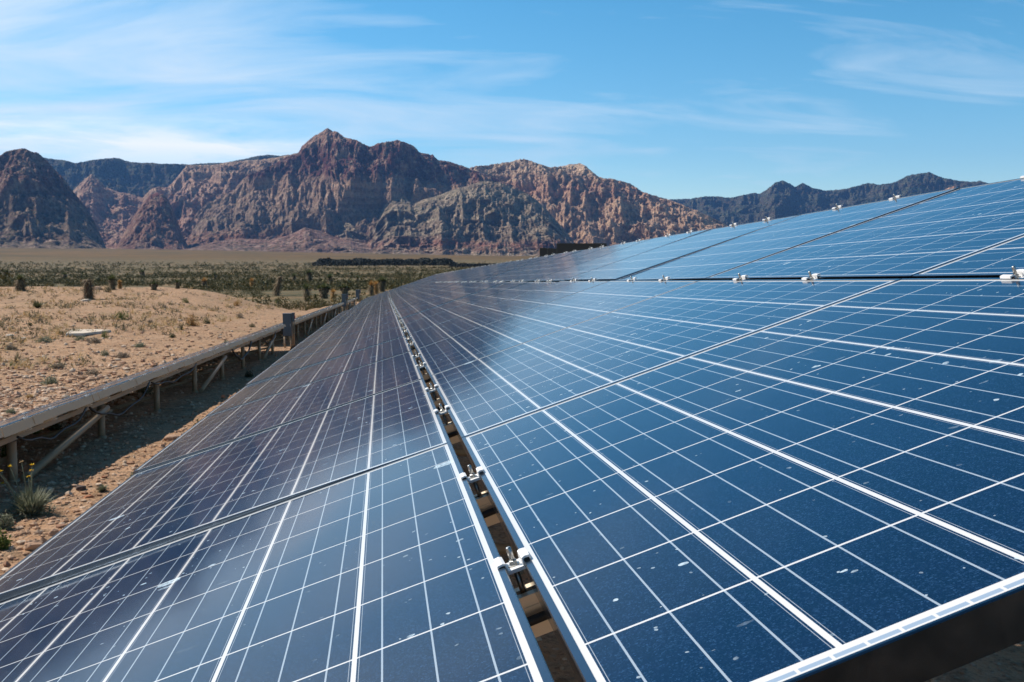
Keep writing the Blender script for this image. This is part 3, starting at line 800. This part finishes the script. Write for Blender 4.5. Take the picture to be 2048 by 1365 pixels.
# ------------------------------------------------------------------ plants
def leaves(n, size, shell, hgt, wid, flat=.0, upright_=.3, seed=0, dense_low=.5, lobes=5):
    """leaf triangles through an uneven crown, numpy"""
    r = np.random.default_rng(seed)
    lc = r.normal(size=(lobes, 3)); lc[:,2] = np.abs(lc[:,2]); lc /= np.linalg.norm(lc, axis=1)[:,None]
    dirs = r.normal(size=(n, 3)); dirs[:,2] = np.abs(dirs[:,2])*.9-.05; dirs /= np.linalg.norm(dirs, axis=1)[:,None]
    near = np.max(dirs@lc.T, axis=1)
    rad = (.62+.38*np.clip((near-.55)/.4, 0, 1))*(r.uniform(shell**2, 1, n)**.5)*r.uniform(.85, 1.12, n)
    P = dirs*rad[:,None]*np.array([wid/2, wid/2, hgt])
    P[:,2] = np.maximum(P[:,2], 0)+.02*hgt
    A = r.normal(size=(n,3))+dirs*upright_*2+np.array([0,0,upright_]); A /= np.linalg.norm(A, axis=1)[:,None]
    B = np.cross(A, r.normal(size=(n,3))); B /= np.linalg.norm(B, axis=1)[:,None]
    s_ = size*r.uniform(.6, 1.4, n)[:,None]
    V = np.stack([P-B*s_*.35, P+B*s_*.35, P+A*s_*1.3], 1).reshape(-1, 3)
    return V, np.arange(3*n).reshape(-1, 3)
def blades(n, length, width, spread, seed=0, base=(0,0,0), droop=.0, up=.6, brad=.0):
    r = np.random.default_rng(seed)
    az = r.uniform(0, 2*np.pi, n); el = np.clip(r.normal(up, spread, n), -.6, 1.55)
    D = np.stack([np.cos(az)*np.cos(el), np.sin(az)*np.cos(el), np.sin(el)], 1)
    B = np.cross(D, np.array([0,0,1.])); B /= (np.linalg.norm(B, axis=1)[:,None]+1e-6)
    Ln = (length*r.uniform(.6, 1.1, n))[:,None]
    O = np.array(base)+D*brad*np.array([1,1,.3])
    W_ = width*r.uniform(.7,1.3,n)[:,None]
    mid = O+D*Ln*.55+np.array([0,0,-1])*droop*Ln*.15; tip = O+D*Ln+np.array([0,0,-1])*droop*Ln*.6
    V = np.stack([O-B*W_*.5, O+B*W_*.5, mid-B*W_*.4, mid+B*W_*.4, tip], 1).reshape(-1,3)
    k = np.arange(n)*5
    Fq = np.concatenate([np.stack([k,k+1,k+3],1), np.stack([k,k+3,k+2],1), np.stack([k+2,k+3,k+4],1)])
    return V, Fq
def join(parts):
    Vs, Fs, n = [], [], 0
    for V, Fq in parts: Vs.append(V); Fs.append(Fq+n); n += len(V)
    return np.vstack(Vs), np.vstack(Fs)

def bush(px_, py_, wpx, hpx, mat, label, group='shrubs on the mound', kind='shrub', seed=None, style='leaf', n=None):
    p, Z = gpt(px_, py_); seed = seed if seed is not None else int(px_*7+py_)
    wd, hg = wpx*Z/F, hpx*Z/F*1.03
    r = empty(kind.replace(' ', '_'), loc=p); tag(r, label, kind, group)
    if style == 'leaf':
        n = n or 420
        V, Fq = leaves(n, .055*wd+.006, .25, hg, wd, seed=seed)
    elif style == 'grass':
        n = n or 320
        V, Fq = blades(n, hg*1.15, max(.03*wd, .004), .28, seed, up=1.0, droop=.35, brad=wd*.12)
    elif style == 'spiky':
        n = n or 260
        V, Fq = blades(n, max(hg, wd*.6), .035*wd+.004, .35, seed, up=.75, droop=.05, brad=wd*.05)
    np_mesh('foliage', V, Fq, mat, r)
    b = MB(); rr = random.Random(seed)
    for k in range(7):
        a = rr.uniform(0, 6.28); e = rr.uniform(.4, .95)
        b.tube([(0,0,-.03), (math.cos(a)*wd*.16*e, math.sin(a)*wd*.16*e, hg*.3), (math.cos(a)*wd*.36*e, math.sin(a)*wd*.36*e, hg*.68)], [.025*wd,.016*wd,.006*wd], 5)
    b.build('stem', M_TWIG, r)
    return r
G = 'shrubs on the sunlit mound'
bush(243, 640, 29, 22, L_GREEN, 'bright green round creosote shrub alone on the open mound', G)
bush(209, 677, 18, 22, L_GREEN, 'green shrub at the right end of the pale slab', G)
bush(76, 617, 30, 14, L_OLIVE, 'low spreading olive yucca shrub left of the shaggy stump', G, style='spiky')
bush(372, 606, 18, 12, L_GREEN, 'small green shrub near the crest of the mound, centre', G)
bush(555, 606, 15, 12, L_GREEN, 'small green shrub below the leaning dark stump', G)
bush(383, 652, 27, 24, L_ORANGE, 'large orange dry shrub in the middle of the mound', G, n=700)
bush(473, 612, 17, 12, L_ORANGE, 'small orange dry shrub below the crest of the mound', G, n=420)
bush(363, 661, 13, 17, L_OLIVE, 'olive shrub to the left of the large orange shrub', G)
bush(414, 648, 18, 13, L_OLIVE, 'flat topped olive shrub right of the large orange shrub', G)
bush(60, 652, 10, 9, L_OLIVE, 'little green tuft on the left part of the mound', G)
bush(122, 669, 12, 7, L_OLIVE, 'small tuft at the left end of the pale slab', G)
bush(25, 735, 14, 11, L_GREEN, 'green tuft low on the left edge of the slope', G)
bush(88, 686, 36, 12, L_SAGE, 'wide sage grey shrub below the pale slab, to its left', G)
bush(160, 682, 26, 12, L_SAGE, 'sage grey shrub just under the pale slab', G)
bush(190, 686, 34, 11, L_GREY, 'brownish grey shrub under the right half of the pale slab', G)
bush(118, 738, 30, 12, L_GREY, 'grey dry shrub low on the slope', G)
bush(280, 695, 30, 10, L_SAGE, 'pale sage shrub right of the pale slab', G)
bush(245, 716, 32, 13, L_GREY, 'dry grey shrub in the middle of the lower slope', G)
bush(210, 712, 22, 11, L_SAGE, 'sage shrub beside the dry grey one on the lower slope', G)
bush(345, 676, 16, 8, L_OLIVE, 'low olive tuft to the right of the slope centre', G)
bush(452, 690, 16, 9, L_SAGE, 'sage tuft above the electrical cabinet line', G)
bush(480, 636, 18, 10, L_GREY, 'grey tuft on the right part of the mound', G)
bush(505, 655, 14, 8, L_OLIVE, 'olive tuft left of the first grey cabinet', G)
bush(300, 646, 12, 7, L_GREY, 'tiny grey tuft between the two green shrubs', G)
bush(330, 618, 14, 8, L_GREY, 'tiny grey tuft near the crest', G)
bush(600, 640, 16, 11, L_STRAW, 'straw tuft on the falling right flank of the mound', G, style='grass')
bush(100, 770, 36, 17, L_SAGE, 'sage shrub behind the near part of the low array', G)
bush(60, 800, 26, 12, L_STRAW, 'straw grass behind the near part of the low array', G, style='grass')
bush(185, 752, 30, 13, L_GREY, 'grey shrub above the low array, lower slope', G)
bush(20, 700, 30, 12, L_GREY, 'grey brown shrub at the left edge of the mound', G)
G2 = 'plants among the posts of the low array'
bush(66, 868, 30, 17, L_GREEN, 'dark green tuft seen between the first two posts of the low array', G2)
bush(112, 860, 34, 15, L_OLIVE, 'olive tuft behind the diagonal brace', G2)
bush(255, 797, 16, 13, L_GREEN, 'bright green tuft between the second and third post', G2)
bush(290, 790, 36, 20, L_SAGE, 'pale sage shrub between the second and third post', G2)
bush(12, 915, 20, 34, L_GREEN, 'green shrub at the left edge beside the first post', G2)
bush(22, 830, 22, 12, L_SAGE, 'small sage shrub beyond the first post', G2)
G3 = 'plants in the gravel strip below the array edge'
bush(272, 968, 30, 28, L_SAGE, 'sage tuft touching the bottom edge of the panels, nearer one', G3, n=500)
bush(400, 868, 34, 32, L_OLIVE, 'yellow green tuft touching the bottom edge of the panels, farther one', G3, n=500)
bush(205, 985, 26, 14, L_SAGE, 'low grey rosette on the gravel beside the shadow edge', G3, style='spiky')
bush(2, 1100, 40, 40, L_GREEN, 'green shrub cut by the left edge of the picture', G3, n=600)
bush(12, 1062, 36, 34, L_SAGE, 'sage shrub behind the green one at the left edge', G3, n=600)
bush(497, 755, 22, 12, L_DARK, 'dark tuft in the shade under the low array', G3)
bush(613, 660, 20, 12, L_SAGE, 'pale weed at the shadow edge beyond the red boulder', G3)
bush(656, 648, 18, 12, L_OLIVE, 'weed next to the panel edge beyond the red boulder', G3)
bush(1288, 500, 15, 32, L_ORANGE, 'yellow shrub showing over the top edge of the panels', 'shrub behind the array', n=600)

# flowering marigold in front of the first post
def marigold():
    p, Z = gpt(62, 1030); r = empty('marigold_plant', loc=p); tag(r, 'leggy grey green marigold plant with yellow flower heads at the shadow edge', 'flowering plant')
    k = Z/F
    V, Fq = blades(420, 62*k, 2.6*k, .30, 5, up=1.0, droop=.25, brad=16*k)
    V2, F2 = leaves(700, 5*k, .1, 48*k, 84*k, seed=8)
    V3, F3 = join([(V, Fq), (V2, F2)])
    np_mesh('foliage', V3, F3, L_SAGE, r)
    rr = random.Random(4)
    heads = [(-58,-118),(-50,-116),(-36,-126),(-8,-140),(14,-133),(6,-116),(-4,-108),(-60,-78),(-6,-96)]
    for i, (hx, hy) in enumerate(heads):
        hx, hy = hx*k, -hy*k*.78; yy_ = rr.uniform(-.05,.05)
        MB().tube([(hx*.25,0,.02),(hx*.55,yy_*.5,hy*.5),(hx,yy_,hy)], [.9*k,.8*k,.7*k], 5).build('flower_stem', L_SAGE, r)
        Vh, Fh = blades(26, 5.5*k, 3*k, .25, i, base=(hx,yy_,hy), up=.35)
        np_mesh('flower_head', Vh, Fh, L_FLOWER if i % 3 else L_STRAW, r)
marigold()

# yuccas
def yucca(px_, py_, wpx, hpx, label, head=True, lean=0., skirt=L_SKIRT, top=L_YUCCA, arms=0, group='yuccas', fat=.5):
    p, Z = gpt(px_, py_); k = Z/F; hg = hpx*k; wd = wpx*k; seed = int(px_*3+py_)
    r = empty('yucca', loc=p); tag(r, label, 'yucca', group)
    th = hg*(.68 if head else .96); lx = lean*hg
    MB().tube([(0,0,-.1),(lx*.3,0,th*.4),(lx*.8,0,th*.85),(lx,0,th)], [wd*.22*fat*2,wd*.20*fat*2,wd*.18*fat*2,wd*.10*fat*2], 9).build('trunk', M_TRUNK, r)
    ps = []
    for i in range(9):
        q = (i+1)/9; z = th*q
        ps.append(blades(46, hg*.26, wd*.06, .22, seed+i, base=(lx*q*q,0,z), up=-.35 if i < 8 else -.1, droop=.7, brad=wd*.17*fat*2))
    V, Fq = join(ps); np_mesh('dead_leaf_skirt', V, Fq, skirt, r)
    if head:
        V, Fq = blades(190, hg*.42, wd*.055, .45, seed+50, base=(lx,0,th), up=.65, brad=wd*.05); np_mesh('leaf_rosette', V, Fq, top, r)
    for a in range(arms):
        s_ = 1 if a % 2 else -1
        MB().tube([(lx*.4,0,th*.5),(lx*.4+s_*wd*.3,0,th*.68),(lx*.4+s_*wd*.34,0,th*.95)], wd*.09, 7).build('arm', M_TRUNK, r)
        V, Fq = blades(110, hg*.30, wd*.05, .45, seed+70+a, base=(lx*.4+s_*wd*.34,0,th*.95), up=.6); np_mesh('leaf_rosette', V, Fq, top, r)
    return r
G = 'yuccas on and behind the mound'
yucca(178, 600, 26, 42, 'stubby shaggy yucca stump with drooping dead leaves on the mound crest', False, -.05, L_SKIRT, group=G, fat=.75)
yucca(553, 592, 17, 40, 'dark leaning headless yucca trunk on the right end of the crest', False, .25, L_SKIRT, group=G, fat=.55)
yucca(41, 582, 24, 32, 'squat green headed yucca near the left edge', True, 0, group=G, fat=.8)
yucca(504, 578, 8, 22, 'thin pale yellow yucca standing on the crest', True, 0, L_ORANGE, L_ORANGE, group=G, fat=.4)
yucca(409, 580, 14, 24, 'small brown yucca on the crest, right of centre', True, 0, L_SKIRT, L_ORANGE, group=G, fat=.7)
yucca(240, 578, 10, 18, 'orange dry yucca behind the crest, right of the stump', True, 0, L_ORANGE, L_ORANGE, group=G)
yucca(225, 580, 16, 30, 'dark green yucca behind the stump', True, 0, group=G, arms=1)
yucca(308, 580, 22, 16, 'low dark green yucca clump on the crest', True, 0, group=G, arms=2)
yucca(355, 578, 12, 18, 'small dark yucca behind the crest, left of the brown one', True, 0, group=G)
bush(217, 585, 18, 14, L_DARK, 'dark grey shrub beside the shaggy stump', G)
for (x_, y_, w_, h_, lab, kw) in [
    (620, 565, 14, 26, 'tall dark yucca on the plain above the leaning trunk', dict(arms=1)),
    (662, 577, 12, 30, 'upright dark yucca on the plain right of the mound', dict(arms=1)),
    (588, 566, 16, 18, 'short dark yucca on the plain left of the tall one', {}),
    (615, 603, 15, 36, 'brown shaggy yucca standing beyond the flank of the mound', dict(fat=.7)),
    (648, 598, 26, 30, 'branched green yucca beyond the flank of the mound', dict(arms=2)),
    (667, 604, 10, 26, 'golden dry yucca behind the low array', dict(top=L_ORANGE, skirt=L_ORANGE)),
    (632, 603, 12, 14, 'little dark yucca between the two larger ones', {}),
    (743, 592, 12, 30, 'brown yucca beside the far corner of the panels', dict(fat=.7, top=L_ORANGE)),
    (753, 588, 9, 26, 'orange dry yucca beside the far corner of the panels', dict(top=L_ORANGE, skirt=L_ORANGE)),
    (764, 584, 18, 30, 'dark green branched yucca beyond the far corner of the panels', dict(arms=2)),
    (716, 566, 12, 14, 'short dark yucca on the plain towards the array', {}),
    (690, 590, 24, 20, 'dark bushy yucca clump beyond the second cabinet', dict(arms=2)),
    (130, 560, 14, 14, 'dark yucca on the plain above the stump', {}),
    (285, 556, 14, 16, 'dark yucca on the plain above the green shrub', dict(arms=1)),
    (430, 560, 10, 14, 'dark yucca on the plain, centre left', {}),
    (15, 556, 16, 16, 'dark yucca on the plain at the left edge', dict(arms=1)),
    ]:
    yucca(x_, y_, w_, h_, lab, True, random.uniform(-.06,.06), group='yuccas on the plain', **kw)

# far brush, one mass
def brush_field(near):
    r = np.random.default_rng(77+near); Vs, Fs, n0 = [], [], 0
    N = 5200 if near else 30000
    az = r.uniform(-.56, .12, N)
    inv = r.uniform(0, 1, N)
    rr = 1/(1/64. + (1/165.-1/64.)*inv) if near else 1/(1/160. + (1/950.-1/160.)*inv**.75)
    x = rr*np.sin(az); y = rr*np.cos(az); z = gz(x, y)
    yc = 62
    dens = vnoise(x/22, y/22, 5)+ .5*vnoise(x/5, y/5, 6)
    ok = (rr > 66) & (dens > .68+.25*np.exp(-(rr-66)/40)) & ~((x > rack_x(y)-1.5) & (y < 74))
    x, y, z, rr = x[ok], y[ok], z[ok], rr[ok]; n = len(x)
    hgt = r.uniform(.25, .75, n)*np.where(r.uniform(0,1,n) < .06, 1.9, 1.)*(1+rr/600.)
    k = 70 if near else 14
    for i in range(k):
        th = r.uniform(0, 2*np.pi, n); q = r.uniform(.1, 1, n)**.5; zz = r.uniform(0, 1, n)
        w_ = hgt*.85
        P = np.stack([x+np.cos(th)*q*w_*(1-.5*zz), y+np.sin(th)*q*w_*(1-.5*zz), z+H+hgt*zz*.85], 1)
        A = r.normal(size=(n,3)); A[:,2] = np.abs(A[:,2]); A /= np.linalg.norm(A, axis=1)[:,None]
        B = np.cross(A, r.normal(size=(n,3))); B /= np.linalg.norm(B, axis=1)[:,None]
        s_ = (hgt*(.13 if near else .30))[:,None]
        Vs.append(np.stack([P-B*s_*.6, P+B*s_*.6, P+A*s_], 1).reshape(-1,3))
        Fs.append(np.arange(3*n).reshape(-1,3)+n0); n0 += 3*n
    o = np_mesh('desert_brush', np.vstack(Vs), np.vstack(Fs), L_FAR)
    tag(o, 'olive brush growing close behind the mound' if near else 'grey green desert brush covering the plain below the mountains', 'brush', kind='stuff')
brush_field(1); brush_field(0)
def thicket():
    r = np.random.default_rng(5); Vs, Fs, n0 = [], [], 0
    segs = [(626, 915, 531, 14, 620), (900, 1040, 533, 5, 620)]
    for x0, x1, yb, hp, Z in segs:
        n = int((x1-x0)*26)
        xs = r.uniform(x0, x1, n)
        edge = np.clip(np.minimum(xs-x0, x1-xs)/14, .35, 1)
        top = hp*(.72+.28*vnoise(xs/9, xs*0, 3))*edge
        for i in range(n):
            d_ = ray(xs[i], yb); zc = Z+r.uniform(-22, 22)
            bx, by = d_.x*zc, d_.y*zc
            P = np.array([bx, by, float(d_.z*zc)+H + (r.uniform(0,1)**.8)*top[i]*Z/F])
            A = r.normal(size=3); A /= np.linalg.norm(A); B = np.cross(A, r.normal(size=3)); B /= np.linalg.norm(B)
            s_ = .95
            Vs.append(np.stack([P-B*s_*.6, P+B*s_*.6, P+A*s_])); Fs.append([[n0, n0+1, n0+2]]); n0 += 3
    o = np_mesh('thicket', np.vstack(Vs), np.vstack(Fs), L_THICK)
    tag(o, 'long dark thicket of trees on the plain at the foot of the massif', 'thicket', kind='stuff')
thicket()
# low ground cover on the mound: dry tufts, hundreds
def ground_tufts():
    r = np.random.default_rng(9); parts = []; n = 0
    for i in range(4200):
        Y = r.uniform(9, 56); X = rack_x(Y) - 3.0 - r.uniform(0, 1)**.8*(Y*.52-rack_x(Y)*0)*1.0
        if X < -.56*Y-1: continue
        if vnoise(np.array(X/3.), np.array(Y/3.), 8) < .38: continue
        z = float(gz(X, Y))+H; s_ = r.uniform(.05, .20)
        V, Fq = leaves(20, s_*.34, .1, s_, s_*2.4, seed=i) if r.uniform() < .6 else blades(14, s_*1.3, s_*.10, .4, i, up=.8, brad=s_*.25)
        parts.append((V+np.array([X, Y, z]), Fq))
    k = len(parts)//2
    for sub, m, nm, lab in ((parts[:k], L_SCRUB, 'dry_scrub', 'low grey dry scrub scattered over the mound'), (parts[k:], L_STRAW, 'dry_grass', 'straw coloured dry grass tufts scattered over the mound')):
        V, Fq = join(sub); o = np_mesh(nm, V, Fq, m); tag(o, lab, 'ground cover', kind='stuff')
ground_tufts()

# ------------------------------------------------------------------ rocks
def rock_mesh(seed, sx, sy, sz, sub=3, rough=.22, angular=False):
    import bmesh
    bm = bmesh.new(); bmesh.ops.create_icosphere(bm, subdivisions=sub, radius=1)
    r = random.Random(seed); planes = []
    for i in range(11):
        v = Vector((r.gauss(0,1), r.gauss(0,1), r.gauss(0,1))).normalized(); planes.append((v, r.uniform(.62, .92)))
    for v in bm.verts:
        c = v.co.copy()
        for nrm, dd in planes:
            k = c.dot(nrm)
            if k > dd: c -= nrm*(k-dd)*.9
        nn = float(fbm(c.x*1.7+seed, c.y*1.7+c.z*2.1, 3, seed % 97))
        c *= 1+rough*nn
        v.co = Vector((c.x*sx, c.y*sy, c.z*sz))
    me = bpy.data.meshes.new('rock'); 
    for f in bm.faces: f.smooth = False
    bm.to_mesh(me); bm.free(); return me
def rock(px_, py_, wpx, hpx, mat, lab, deep=1., name='rock', sub=3, sink=.35, group='stones on the gravel strip'):
    p, Z = gpt(px_, py_); k = Z/F; sx = wpx*k/2; sz = hpx*k/2*1.15
    me = rock_mesh(int(px_*13+py_), sx, sx*deep, sz, sub)
    o = link(name, me, mat); o.location = (p.x, p.y, p.z+sz*(1-sink*2)); o.rotation_euler = (0,0,random.uniform(-.3,.3)); tag(o, lab, 'rock', group); return o
rock(66, 1100, 46, 26, M_ROCK_TAN, 'rounded tan boulder beside the bottom edge of the panels', .8)
rock(88, 1093, 24, 26, M_ROCK_TAN, 'brown stone leaning on the tan boulder', .8)
rock(108, 1074, 22, 18, M_ROCK_TAN, 'brown wedge shaped stone behind the tan boulder', .8)
rock(162, 982, 22, 14, M_ROCK_DARK, 'dark stone lying in the shadow of the low array', .8)
rock(345, 880, 34, 14, M_ROCK_TAN, 'flat reddish slab at the edge of the shadow', .8)
rock(324, 895, 14, 9, M_ROCK_TAN, 'small stone beside the flat reddish slab', .8)
rock(446, 797, 11, 9, M_ROCK_RED, 'small red stone on the gravel strip halfway', .8)
rock(602, 705, 42, 26, M_ROCK_RED, 'broken red sandstone boulder before the first cabinet, left half', .7, 'boulder')
rock(634, 694, 40, 20, M_ROCK_RED, 'long red sandstone boulder next to the panel edge, right half', .7, 'boulder')
rock(568, 722, 16, 9, M_ROCK_RED, 'reddish stone at the foot of the first cabinet', .8)
rock(660, 672, 26, 12, M_ROCK_TAN, 'pale orange rock beyond the red boulder', .8)
rock(178, 997, 20, 8, M_ROCK_RED, 'flat red stone at the shadow edge near the rosette', .8)
rock(196, 580, 22, 9, M_ROCK_TAN, 'grey boulder on the crest right of the shaggy stump', .8, group='stones on the mound')
rock(172, 603, 22, 6, M_ROCK_PALE, 'pale stones at the foot of the shaggy stump', .8, group='stones on the mound')
rock(20, 672, 16, 5, M_ROCK_PALE, 'pale flat stone on the left of the mound', .8, group='stones on the mound')
rock(46, 678, 16, 5, M_ROCK_PALE, 'pale pinkish stone left of the slab', .8, group='stones on the mound')
rock(88, 716, 10, 7, M_ROCK_PALE, 'pale cobble on the lower slope', .8, group='stones on the mound')
# long pale slab lying on the mound
p, Z = gpt(165, 668)
k = Z/F
b = MB(); 
top = [(-46,60),(-8,-62),(22,-58),(38,10),(40,46),(0,70)]
vs = [(x_*k, y_*k*.9, .03) for x_, y_ in top]+[(x_*k*1.03, y_*k*.93, -.03) for x_, y_ in top]
b.add(vs, [tuple(range(6))]+[(i, i+6, (i+1)%6+6, (i+1)%6) for i in range(6)])
o = b.build('stone_slab', M_ROCK_PALE); o.location = (p.x, p.y, p.z+.03); tag(o, 'long pale flat slab lying on the mound', 'stone slab')

def gravel():
    import bmesh
    r = np.random.default_rng(3)
    bm = bmesh.new(); bmesh.ops.create_icosphere(bm, subdivisions=1, radius=1); base = np.array([v.co[:] for v in bm.verts]); fc = np.array([[v.index for v in f.verts] for f in bm.faces]); bm.free()
    Vs, Fs, n0 = [], [], 0
    # strip near the arrays, denser close to the camera; then the near side of the mound
    N = 26000
    Y = 1/(1/2.2+(1/30.-1/2.2)*r.uniform(0,1,N)**.55)
    xc = rack_x(Y)
    X = xc + r.uniform(-1.6, 2.4, N)
    Y2 = 1/(1/9.+(1/56.-1/9.)*r.uniform(0, 1, 10000)**.8); X2 = -.56*Y2 + r.uniform(0,1,10000)*(rack_x(Y2)-.5+.56*Y2)
    X3 = r.uniform(-1.5, 1.5, 1200); Y3 = r.uniform(.2, 3.5, 1200)
    X = np.concatenate([X, X2, X3]); Y = np.concatenate([Y, Y2, Y3])
    Zg = gz(X, Y)+H
    n = len(X); s_ = .005+.017*r.uniform(0,1,n)**5
    s_ = np.where(np.arange(n) >= N, .010+.042*r.uniform(0,1,n)**6, s_); s_ = np.where(np.arange(n) >= N+10000, .008, s_)
    jit = 1+r.uniform(-.28, .28, (n, len(base), 1))
    sc = np.stack([r.uniform(.8,1.5,n), r.uniform(.8,1.5,n), r.uniform(.45,.9,n)], 1)[:,None,:]
    V = base[None]*jit*sc*s_[:,None,None] + np.stack([X, Y, Zg+s_*.25], 1)[:,None,:]
    Fq = fc[None]+ (np.arange(n)*len(base))[:,None,None]
    o = np_mesh('gravel', V.reshape(-1,3), Fq.reshape(-1,3), M_GRAVEL)
    tag(o, 'loose pink and tan desert gravel', 'gravel', kind='stuff')
gravel()

# ------------------------------------------------------------------ haze
HAZE = True
if HAZE:
    t = NT('haze_air'); pvn = t.n('ShaderNodeVolumePrincipled')
    pvn.inputs['Color'].default_value = (.20, .46, 1., 1); pvn.inputs['Density'].default_value = 3.2e-5; pvn.inputs['Anisotropy'].default_value = .2
    q = t.n('ShaderNodeOutputMaterial'); t.l(pvn.outputs[0], q.inputs['Volume'])
    b = MB(); b.box((-9500,-7800,-14),(9500,11500,1250)); o = b.build('haze', t.m); tag(o, 'thin blue desert haze', 'haze', kind='stuff')
